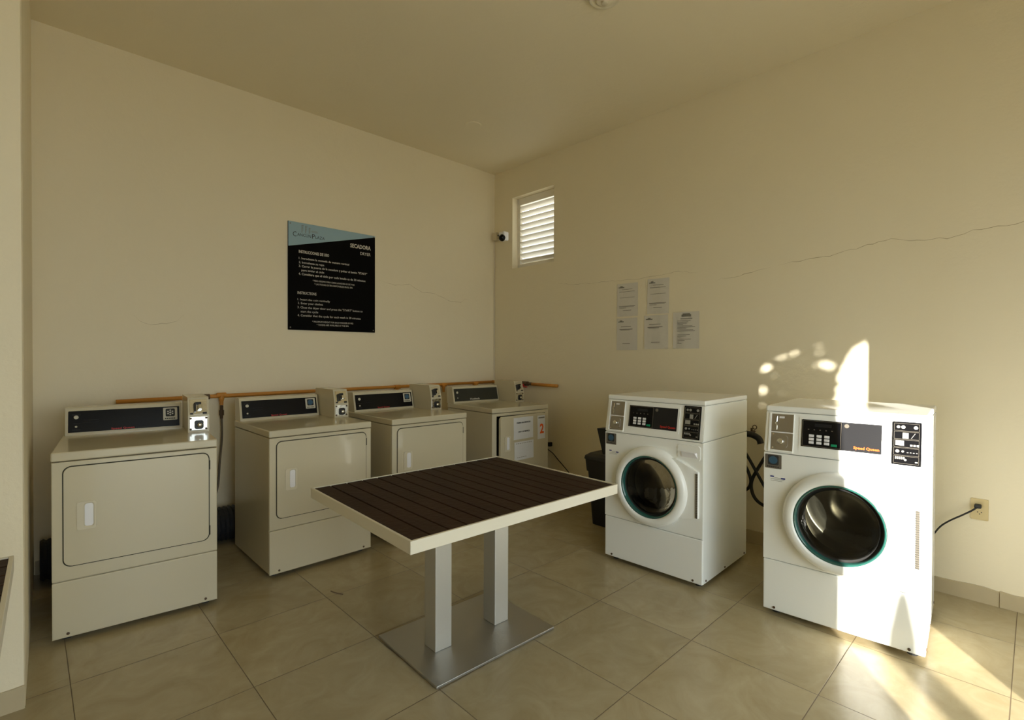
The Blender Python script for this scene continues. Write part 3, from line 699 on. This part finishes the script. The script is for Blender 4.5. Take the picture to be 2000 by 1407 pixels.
# ------------------------------------------------------------------ tables
def make_table(loc, rz, label):
    t = empty('slatted_table', loc, rz, label, 'table', 'slatted tables')
    L, W_, th, tk = 1.172/2, 0.929/2, 0.75, 0.047
    bm = bmesh.new(); f = 0.011
    for a in ((-L, L, -W_, -W_+f), (-L, L, W_-f, W_), (-L, -L+f, -W_+f, W_-f), (L-f, L, -W_+f, W_-f)): box(bm, *a, th-tk, th, 0.001, 1)
    obj('table_rim', bm, 'alu_white', t)
    n = 14; p = (2*L-2*f)/n
    for i in range(n):
        bm = B(-L+f+p*i+0.003, -L+f+p*(i+1)-0.003, -W_+f, W_-f, th-0.016-random.uniform(0, .0012), th-0.003, 0.0015, 1)
        obj('slat', bm, 'slat', t)
    bm = bmesh.new()
    for yy in (-0.30, 0.0, 0.30): box(bm, -L+f, L-f, yy-0.02, yy+0.02, th-tk+0.004, th-0.0205)
    obj('underframe', bm, 'dark_gap', t)
    obj('slat_gap_shade', B(-L+f, L-f, -W_+f, W_-f, th-0.0195, th-0.0178), 'dark_gap', t)  # dark board added so that the slat gaps read as shaded
    # posts and base keep the small offset seen between top and foot
    bz = 0.016
    ox, oy = 0.029+0.0, 0.028
    c, s_ = 1, 0
    for px in (-0.180, 0.176):
        q = obj('post', B(px+ox-0.045, px+ox+0.045, oy-0.047-0.006, oy+0.047-0.006, bz, th-tk+0.002, 0.003), 'alu_silver', t)
    obj('base_plate', B(-0.352+ox, 0.352+ox, -0.257+oy, 0.257+oy, 0.004, bz, 0.002), 'brushed', t)
    for a_ in (-1, 1):
        for b_ in (-1, 1): obj('glide', capped(bmesh.new(), [(0.015, 0), (0.015, 0.005)], center=(a_*0.31+ox, b_*0.22+oy, 0), seg=12), 'rubber', t)
    return t
M['alu_silver'] = mat('satin_silver_paint', (0.56, 0.55, 0.50), 0.36, metal=0.55, bump=0.05, bscale=80)
make_table((-2.3433, -2.4191, 0), -0.0361, 'brown slatted table with white rim on two square posts, centre of the room')
q_ = Matrix.Rotation(PI/2-0.022, 3, 'Z') @ Vector((1.172/2, -0.929/2, 0))
make_table((-3.923-q_.x, -2.10-q_.y, 0), PI/2-0.022, 'brown slatted table mostly out of frame in front of the wall pier')

# ------------------------------------------------------------------ wall sign
sg = empty('instruction_sign', (-1.92, 0, 2.05), 0, 'black and pale blue dryer instruction board on the plaster wall', 'sign')
X = lambda x: x+1.92
Zq = lambda z: z-2.05
SLx, SRx, STz, SBz = -2.319, -1.522, 2.507, 1.598
board = obj('board', B(X(SLx), X(SRx), -0.012, 0.0, Zq(SBz), Zq(STz), 0.0015), 'sign_black', sg)
obj('blue_header', prism(bmesh.new(), [(X(SLx)+0.001, Zq(2.297)), (X(SRx)-0.001, Zq(2.495)), (X(SRx)-0.001, Zq(STz)-0.001), (X(SLx)+0.001, Zq(STz)-0.001)], -0.0128, -0.011), 'sky_blue', sg)
T = [('SECADORA', -1.770, -1.568, 2.367, 2.404, 0.02), ('DRYER', -1.672, -1.569, 2.311, 2.340, 0.0),
 ('INSTRUCCIONES DE USO', -2.231, -1.968, 2.251, 2.276, 0.02),
 ('1. Introduzca la moneda de manera vertical', -2.231, -1.781, 2.199, 2.217, 0.008), ('2. Introduzca su ropa', -2.231, -2.012, 2.164, 2.182, 0.008),
 ('3. Cerrar la puerta de la secadora y pulsar el botón "START"', -2.231, -1.604, 2.132, 2.151, 0.008), ('para iniciar el ciclo', -2.209, -2.012, 2.099, 2.117, 0.008),
 ('4. Considera que el ciclo por cada lavado es de 30 minutos', -2.233, -1.621, 2.065, 2.085, 0.008),
 ('INSTRUCTIONS', -2.242, -2.081, 1.902, 1.926, 0.008),
 ('1. Insert the coin vertically', -2.242, -1.960, 1.850, 1.867, 0.0), ('2. Enter your clothes', -2.240, -2.023, 1.818, 1.836, 0.0),
 ('3. Close the dryer door and press the "START" button to', -2.242, -1.649, 1.782, 1.801, 0.0), ('start the cycle', -2.216, -2.066, 1.748, 1.767, 0.0),
 ('4. Consider that the cycle for each wash is 30 minutes', -2.242, -1.669, 1.714, 1.733, 0.0)]
T2 = [('* PESO MÁXIMO PARA CADA LAVADORA ES DE 9 KG', -2.113, -1.730, 2.020, 2.035, 0.0), ('* LAS FICHAS ESTÁN DISPONIBLES EN EL SPA', -2.098, -1.747, 1.992, 2.007, 0.0),
 ('* MAXIMUM WEIGHT FOR EACH WASHER IS 9 KG', -2.117, -1.742, 1.667, 1.682, 0.0), ('* TOKENS ARE AVAILABLE AT THE SPA', -2.078, -1.785, 1.641, 1.656, 0.0)]
for s, a, b, c, d, wt in T: obj('text_line', text_bm([(s, X(a), X(b), Zq(c), Zq(d), wt)], -0.0121), 'white_ink', sg)
for s, a, b, c, d, wt in T2: obj('small_print', text_bm([(s, X(a), X(b), Zq(c), Zq(d), wt)], -0.0121), 'white_ink', sg)
obj('hotel_lettering', text_bm([('C', X(-2.281), X(-2.250), Zq(2.385), Zq(2.428), 0), ('ANCÚN', X(-2.244), X(-2.128), Zq(2.392), Zq(2.418), 0), ('P', X(-2.118), X(-2.094), Zq(2.388), Zq(2.430), 0), ('LAZA', X(-2.090), X(-2.008), Zq(2.392), Zq(2.418), 0)], -0.0129), 'ink_dark', sg)
bm = bmesh.new()
for a_, z0_, z1_ in ((-2.207, 2.424, 2.488), (-2.176, 2.424, 2.487), (-2.146, 2.424, 2.476)):
    box(bm, X(a_), X(a_)+0.004, -0.0136, -0.0127, Zq(z0_), Zq(z1_)); box(bm, X(a_), X(a_)+0.018, -0.0136, -0.0127, Zq(z1_)-0.003, Zq(z1_)); 
    for k in range(4): box(bm, X(a_)+0.006, X(a_)+0.014, -0.0136, -0.0127, Zq(z1_)-0.012-k*0.010, Zq(z1_)-0.009-k*0.010)
for k in range(3): box(bm, X(-2.125), X(-2.073)+0.004*k, -0.0136, -0.0127, Zq(2.452)-0.006*k, Zq(2.454)-0.006*k)
obj('tower_emblem', bm, 'ink', sg)
for a_ in (SLx+0.018, SRx-0.018):
    for b_ in (SBz+0.02, STz-0.018 if a_ < -2 else STz-0.012):
        obj('screw', capped(bmesh.new(), [(0.005, -0.0155), (0.006, -0.0115)], axis='y', center=(X(a_), 0, Zq(b_)), seg=10), 'badge_grey', sg)

# ------------------------------------------------------------------ five notices on the east wall
def notice(y0, y1, z0, z1, kind, tilt, label):
    # local x runs along -Y
    t = empty('wall_notice', (0, (y0+y1)/2, (z0+z1)/2), -PI/2, label, 'notice', 'paper notices on the wall')
    W2 = abs(y1-y0)/2; H2 = (z1-z0)/2; bm = bmesh.new(); n = 10; rnd = random.Random(int(z0*100)+int(-y0*10))
    ph = rnd.random()*6; V = [[None]*(n+1) for _ in range(n+1)]
    for i in range(n+1):
        for j in range(n+1):
            x = -W2+2*W2*i/n; z = -H2+2*H2*j/n
            V[i][j] = bm.verts.new((x, -0.0035-0.0018*math.sin(x*38+ph)*math.cos(z*9+ph), z))
    for i in range(n):
        for j in range(n): bm.faces.new((V[i][j], V[i+1][j], V[i+1][j+1], V[i][j+1]))
    obj('sheet', bm, 'paper', t, rot=(0, tilt, 0))
    yf = -0.0066
    def bars(L): 
        b = bmesh.new()
        for a, bb, z, h in L: box(b, -W2+2*W2*a, -W2+2*W2*bb, yf-0.0004, yf, H2-2*H2*z-h/2, H2-2*H2*z+h/2)
        return b
    obj('crest_print', bars([(0.08, 0.36, 0.115, 0.008), (0.16, 0.28, 0.085, 0.008)] if kind != 'c' else [(0.34, 0.70, 0.10, 0.018), (0.38, 0.66, 0.06, 0.010)]), 'ink', t, rot=(0, tilt, 0))
    if kind == 'a': Ls = [(0.25, 0.75, 0.18, 0.003), (0.12, 0.85, 0.25, 0.0035), (0.15, 0.85, 0.43, 0.003), (0.1, 0.88, 0.69, 0.005), (0.12, 0.82, 0.715, 0.003), (0.12, 0.45, 0.745, 0.003), (0.3, 0.7, 0.82, 0.004)]
    elif kind == 'b': Ls = [(0.22, 0.70, 0.27, 0.005), (0.15, 0.78, 0.35, 0.006), (0.2, 0.64, 0.375, 0.004), (0.3, 0.66, 0.80, 0.005)]
    else: Ls = [(0.3, 0.75, 0.185, 0.006)] + [(0.18, 0.18+0.2+0.5*rnd.random(), z, 0.0035) for z in [0.24+0.035*k for k in range(9)]] + [(0.18, 0.25+0.55*rnd.random(), z, 0.0035) for z in [0.62+0.04*k for k in range(7)]]
    obj('text_lines', bars(Ls), 'ink_pale' if kind != 'c' else 'ink', t, rot=(0, tilt, 0))
    return t
notice(-1.683, -1.899, 1.743, 2.039, 'a', 0.0, 'upper paper notice closest to the louvred vent')
notice(-1.994, -2.200, 1.748, 2.050, 'a', 0.02, 'upper paper notice with tape at its top corner, higher than its neighbour')
notice(-1.680, -1.896, 1.440, 1.728, 'b', 0.0, 'lower paper notice closest to the room corner')
notice(-1.966, -2.193, 1.447, 1.738, 'b', -0.01, 'crumpled lower paper notice in the middle of its row')
notice(-2.237, -2.466, 1.449, 1.750, 'c', 0.0, 'densely printed paper notice nearest the sunlit washer')

# ------------------------------------------------------------------ gas pipe
gp = empty('gas_pipe', (-1.7, -0.045, 1.078), 0, 'ochre painted gas pipe running along both walls above the dryers', 'pipe')
gx = lambda x: x+1.7
bm = bmesh.new()
tube(bm, [(gx(-3.46), 0, -0.012), (gx(-2.9), 0, -0.006), (gx(-1.4), 0, 0.002), (gx(-0.06), 0, 0.008)], 0.0145, 12)
obj('north_run', bm, 'pipe', gp, smooth=True)
bm = bmesh.new(); tube(bm, smooth_pts([(gx(-0.07), 0, 0.008), (gx(-0.045), -0.01, 0.008), (gx(-0.04), -0.05, 0.008)], 6), 0.018, 12); obj('elbow', bm, 'pipe', gp, smooth=True)
bm = bmesh.new(); tube(bm, [(gx(-0.04), -0.05, 0.008), (gx(-0.04), -0.43, 0.008)], 0.0115, 12); obj('east_run', bm, 'pipe', gp, smooth=True)
bm = bmesh.new(); tube(bm, [(gx(-0.04), -0.60, 0.006), (gx(-0.04), -0.955, 0.003)], 0.0165, 12); obj('end_stub', bm, 'pipe', gp, smooth=True)
bm = bmesh.new(); tube(bm, [(gx(-0.04), -0.42, 0.008), (gx(-0.04), -0.455, 0.008), (gx(-0.04), -0.456, 0.008), (gx(-0.04), -0.54, 0.008), (gx(-0.04), -0.541, 0.008), (gx(-0.04), -0.60, 0.008)], [0.017, 0.017, 0.024, 0.024, 0.016, 0.016], 10)
va = obj('valve', bm, 'rust', gp); bm = B(gx(-0.04)-0.045, gx(-0.04)-0.03, -0.56, -0.46, -0.03, -0.018, 0.003); box(bm, gx(-0.04)-0.04, gx(-0.04)-0.01, -0.50, -0.485, -0.02, 0.005); obj('valve_lever', bm, 'red_ink', va)
bm = bmesh.new(); tube(bm, [(gx(-2.945), 0, -0.007), (gx(-2.905), 0, -0.007)], 0.020, 10); obj('coupling', bm, 'rust', gp)
for tx in (-2.825, -0.32, -1.30, -0.75):
    bm = bmesh.new(); tube(bm, [(gx(tx-0.03), 0, 0.0), (gx(tx+0.03), 0, 0.0)], 0.0195, 12); tube(bm, [(gx(tx), 0, 0), (gx(tx), 0, -0.028), (gx(tx), 0, -0.05), (gx(tx), 0, -0.075)], [0.019, 0.019, 0.013, 0.013], 12)
    obj('tee', bm, 'pipe', gp, smooth=False)
hs = empty('gas_hose', (-2.825, -0.045, 1.0), 0, 'thin braided gas hose dropping from the pipe between the first two dryers', 'hose')
bm = bmesh.new(); tube(bm, [(0, 0, 0.0), (0, 0, -0.035), (0, 0, -0.036), (0, 0, -0.075), (0, 0, -0.076), (0.0, 0, -0.10)], [0.012, 0.012, 0.017, 0.017, 0.011, 0.010], 8); obj('brass_fitting', bm, 'rust', hs)
bm = bmesh.new(); tube(bm, smooth_pts([(0, 0, -0.09), (0.002, 0, -0.25), (-0.012, 0, -0.42), (-0.03, -0.02, -0.60), (-0.07, -0.05, -0.72), (-0.10, -0.12, -0.70)], 10), 0.0075, 8); obj('braided_tube', bm, 'hose', hs, smooth=True)

# duct lying behind the dryers
bm = bmesh.new(); pr = []
k = 0
for i in range(150): pr.append((0.125 if i % 2 else 0.115, i*0.0155))
bm, rg = lathe(bm, pr, seg=24, axis='x', center=(-3.84, -0.155, 0.130)); bm.faces.new(rg[0]); bm.faces.new(rg[-1])
dct = tag(obj('exhaust_duct', bm, 'duct', smooth=False), 'dark ribbed exhaust duct on the floor behind the dryers', 'duct')

# ------------------------------------------------------------------ security camera in the corner
sc = empty('security_camera', (-0.0, -0.05, 2.70), 0, 'small white security camera with black dome in the wall corner', 'security camera')
obj('junction_box', B(-0.045, 0.0, -0.035, 0.035, -0.045, 0.050, 0.006), 'plastic_cream', sc) if False else None
M['plastic_cream'] = mat('cream_plastic', (0.66, 0.60, 0.47), 0.4)
obj('junction_box', B(-0.05, 0.0, -0.04, 0.04, 0.00, 0.085, 0.006), 'plastic_cream', sc)
bm = bmesh.new(); tube(bm, [(-0.025, -0.03, 0.05), (-0.06, -0.15, 0.03)], 0.010, 8); obj('bracket', bm, 'black_plastic', sc)
obj('camera_body', B(-0.12, -0.04, -0.235, -0.145, -0.045, 0.055, 0.016, 3), 'plastic_white', sc)
bm = bmesh.new(); capped(bm, [(0.038*math.cos(a), 0.038*math.sin(a)) for a in [PI/2*k/6 for k in range(-6, 6)]] + [(0.001, 0.038)], seg=20, center=(-0.118, -0.205, -0.018)); obj('dome', bm, 'black_glass', sc, smooth=True)
wc = bmesh.new(); tube(wc, smooth_pts([(-0.012, -0.018, 2.70), (-0.010, -0.012, 2.60), (-0.008, -0.010, 2.3), (-0.009, -0.010, 1.7), (-0.008, -0.010, 1.13)], 6), 0.0045, 6)
tag(obj('camera_cable', wc, 'plastic_cream'), 'thin pale cable running down the wall corner below the security camera', 'cable')

# ceiling lamp base and blanking cover
lb = empty('ceiling_light', (-1.488, -2.605, H), 0, 'round cream ceiling lamp fitting at the top edge', 'ceiling light')
bm = bmesh.new(); bm, rg = lathe(bm, [(0.093, 0.0), (0.095, -0.018), (0.088, -0.026), (0.080, -0.020), (0.058, -0.022), (0.052, -0.034), (0.042, -0.040), (0.002, -0.040)], seg=48); bm.faces.new(rg[-1]); obj('base', bm, 'lamp', lb, smooth=True)
bm = bmesh.new(); bm, rg = lathe(bm, [(0.020, -0.038), (0.020, -0.052), (0.016, -0.055), (0.002, -0.055)], seg=24); bm.faces.new(rg[-1]); obj('lamp_socket', bm, 'plastic_cream', lb, smooth=True)
bm = capped(bmesh.new(), [(0.075, 0.0), (0.075, -0.003), (0.070, -0.006)], seg=40, center=(-0.98, -0.80, H))
tag(obj('ceiling_cover', bm, 'ceiling'), 'faint round blanking cover painted over on the ceiling', 'ceiling cover')

# ------------------------------------------------------------------ outlet and cord
ot = empty('wall_outlet', (0, -4.127, 0.466), -PI/2, 'ivory wall outlet with a black plug beside the sunlit washer', 'outlet')
obj('face_plate', prism(bmesh.new(), rrect(-0.037, 0.037, 0, 0.119, 0.005), -0.006, 0.0, 0.002), 'outlet', ot)
bm = bmesh.new()
for x_, z_ in ((-0.008, 0.044), (0.008, 0.044), (0.0, 0.034)): capped(bm, [(0.003, -0.0066), (0.003, -0.005)], axis='y', center=(x_, 0, z_), seg=8)
obj('socket_hole', bm, 'ink_dark', ot)
cr = empty('power_cord', (-0.01, -4.12, 0.545), 0, 'black power cord plugged into the ivory outlet', 'power cord')
obj('plug', B(-0.035, 0.003, -0.016, 0.014, -0.008, 0.012, 0.005, 2), 'rubber', cr)
bm = bmesh.new(); tube(bm, smooth_pts([(-0.03, 0, 0), (-0.045, 0.02, -0.02), (-0.045, 0.06, -0.055), (-0.045, 0.12, -0.105), (-0.045, 0.16, -0.150), (-0.05, 0.20, -0.22), (-0.07, 0.26, -0.30)], 8), 0.0045, 8); obj('cable', bm, 'rubber', cr, smooth=True)
c2 = empty('power_cord', (-0.012, -0.885, 0.475), 0, 'thin black cord hanging beside the dryer in the room corner', 'power cord')
obj('plug', B(-0.03, 0.012, -0.016, 0.016, -0.02, 0.022, 0.005, 2), 'rubber', c2)
bm = bmesh.new(); tube(bm, smooth_pts([(-0.02, 0.02, -0.02), (-0.02, 0.02, -0.05), (-0.018, -0.05, -0.085), (-0.018, -0.12, -0.14), (-0.018, -0.253, -0.24), (-0.02, -0.42, -0.38), (-0.03, -0.55, -0.47)], 8), 0.0042, 8); obj('cable', bm, 'rubber', c2, smooth=True)

# water hoses behind the washers
wh = empty('water_hose', (-0.06, -2.95, 0.8), 0, 'thick black water hoses looping on the wall between the two washers', 'hose')
bm = bmesh.new(); tube(bm, smooth_pts([(-0.02, 0.14, 0.0), (-0.06, 0.09, 0.022), (-0.06, 0.03, 0.022), (-0.06, -0.02, 0.0), (-0.06, -0.035, -0.035)], 8), [0.022]*32+[0.028], 12); obj('elbow_hose', bm, 'rubber', wh, smooth=True)
bm = bmesh.new(); tube(bm, smooth_pts([(-0.05, 0.12, -0.05), (-0.05, 0.06, -0.14), (-0.05, 0.0, -0.24), (-0.05, -0.06, -0.34), (-0.05, -0.12, -0.42), (-0.03, -0.20, -0.46)], 8), 0.0105, 10); obj('supply_hose', bm, 'rubber', wh, smooth=True)
bm = bmesh.new(); tube(bm, smooth_pts([(-0.03, -0.16, -0.02), (-0.04, -0.08, -0.10), (-0.04, -0.02, -0.20), (-0.05, 0.03, -0.32), (-0.05, 0.02, -0.41), (-0.05, -0.03, -0.465), (-0.05, -0.10, -0.47), (-0.04, -0.2, -0.40)], 8), 0.0115, 10); obj('drain_hose', bm, 'rubber', wh, smooth=True)
bm = bmesh.new(); tube(bm, smooth_pts([(-0.05, 0.12, -0.14), (-0.05, 0.06, -0.24), (-0.05, 0.035, -0.32), (-0.05, 0.06, -0.38), (-0.05, 0.12, -0.41)], 8), 0.011, 10); obj('return_hose', bm, 'rubber', wh, smooth=True)
fc = empty('water_tap', (-0.02, -2.915, 0.83), 0, 'small dark tap with ring handle on the wall above the hoses', 'tap')
bm = bmesh.new(); tube(bm, [(0.02, 0.02, 0.0), (-0.05, 0.02, 0.0)], 0.010, 8); tube(bm, [(-0.03, 0.02, -0.03), (-0.03, 0.02, 0.03)], 0.008, 8); obj('tap_body', bm, 'rust', fc)
bm = bmesh.new(); tube(bm, [(-0.04, -0.005+0.014*math.cos(2*PI*k/14), 0.040+0.014*math.sin(2*PI*k/14)) for k in range(15)], 0.0035, 6); obj('ring_handle', bm, 'rust', fc)

# ------------------------------------------------------------------ bin
bn = empty('waste_bin', (-0.36, -1.945, 0), 0, 'black plastic waste bin behind the shaded washer', 'waste bin')
def taper(bm, prof, r=0.03):
    rings = []
    for hx, hy, z in prof: rings.append([bm.verts.new((x, y, z)) for x, y in rrect(-hx, hx, -hy, hy, r, 4)])
    for a, b in zip(rings, rings[1:]):
        n = len(a)
        for i in range(n): bm.faces.new((a[i], a[(i+1) % n], b[(i+1) % n], b[i]))
    bm.faces.new(rings[0]); bm.faces.new(rings[-1][::-1]); return bm
obj('body', taper(bmesh.new(), [(0.17, 0.145, 0.0), (0.20, 0.172, 0.44)]), 'black_plastic', bn)
obj('rim', taper(bmesh.new(), [(0.208, 0.180, 0.44), (0.216, 0.188, 0.535), (0.22, 0.198, 0.54), (0.215, 0.192, 0.565), (0.18, 0.165, 0.585)]), 'black_plastic', bn)
bm = bmesh.new()
a = [bm.verts.new(p) for p in ((-0.15, 0.105, 0.79), (0.05, 0.105, 0.79), (0.05, 0.04, 0.58), (-0.15, 0.045, 0.58))]; b = [bm.verts.new(p) for p in ((-0.15, -0.13, 0.815), (0.05, -0.13, 0.815), (0.05, -0.135, 0.58), (-0.15, -0.135, 0.58))]
bm.faces.new(a); bm.faces.new(b)
for i in range(4): bm.faces.new((a[i], a[(i+1) % 4], b[(i+1) % 4], b[i]))
obj('raised_flap', bm, 'black_plastic', bn)

# little things on the floor
bm = bmesh.new(); tube(bm, smooth_pts([(-2.618, -1.500, 0.009), (-2.604, -1.530, 0.005), (-2.582, -1.580, 0.006)], 4), 0.003, 6)
tag(obj('twig', bm, 'bark'), 'small dark twig on the floor tiles before the second dryer', 'twig')

# ------------------------------------------------------------------ planting outside that filters the sun
W0 = Vector((0, 0, 0))
hd = Vector((0.802, 0.597, 0))
def to_wall(p):  # where the sun carries this point on the east wall
    tt = (0-p.x)/sd.x; q = p+sd*tt; return q.y, q.z
def lower(y):    # underside of the crown, as its shadow falls on the wall
    pts = [(-3.70, 1.60), (-3.59, 1.51), (-3.52, 1.47), (-3.46, 1.38), (-3.43, 1.30), (-3.40, 1.12), (-3.36, 0.98), (-3.10, 0.93), (-2.80, 0.93)]
    if y <= pts[0][0]: return pts[0][1]
    for (a, za), (b, zb) in zip(pts, pts[1:]):
        if a <= y <= b: return za+(zb-za)*(y-a)/(b-a)
    return pts[-1][1]
HOLES = [(-2.935, 1.385, 0.010, 0.035), (-2.965, 1.31, 0.022, 0.028), (-3.085, 1.385, 0.05, 0.012), (-2.955, 1.125, 0.024, 0.030), (-2.955, 1.02, 0.016, 0.018), (-3.37, 1.325, 0.055, 0.020)]
O = Vector((-5.9, -7.05, -0.03))
tr = empty('garden_tree', O, 0, 'leafy green tree standing on the terrace outside the doorway', 'tree')
bm = bmesh.new(); tube(bm, smooth_pts([(0, 0, 0), (0.03, 0, 1.2), (-0.02, 0.02, 2.0), (0.0, 0, 2.9)], 6), [0.07-0.002*k for k in range(19)], 10); obj('trunk', bm, 'bark', tr)
bm = bmesh.new(); rnd = random.Random(11); cnt = 0
while cnt < 8500:
    y = rnd.uniform(-3.80, -2.35); z = lower(y)+0.016+1.3*rnd.random()**1.8
    if any(((y-a)/(c+0.014))**2+((z-b_)/(d+0.014))**2 < 1 for a, b_, c, d in HOLES): continue
    p = Vector((0, y, z))-sd*rnd.uniform(6.8, 7.9)
    s = rnd.uniform(0.022, 0.045); e = Euler((rnd.uniform(0, 6), rnd.uniform(0, 6), rnd.uniform(0, 6))).to_matrix()
    vs = [bm.verts.new(p-O+e @ Vector(q)) for q in ((-s*1.4, 0, 0), (0, -s*0.6, s*0.15), (s*1.4, 0, 0), (0, s*0.6, s*0.15))]
    bm.faces.new(vs); cnt += 1
obj('foliage', bm, 'leaf', tr)['kind'] = 'stuff'
# unseen post added so that its shadow parts the beam low down
ps = Vector((-1.02, -3.955, 0)); q = ps-hd.normalized()*8.5
bm = bmesh.new(); bm = capped(bm, [(0.072, 0.0), (0.072, 1.70), (0.060, 1.95), (0.035, 2.12), (0.012, 2.18)], seg=20, center=(q.x, q.y, -0.03))
tag(obj('shadow_post', bm, 'outside'), 'pale round post added outside the doorway to shade the beam', 'post')
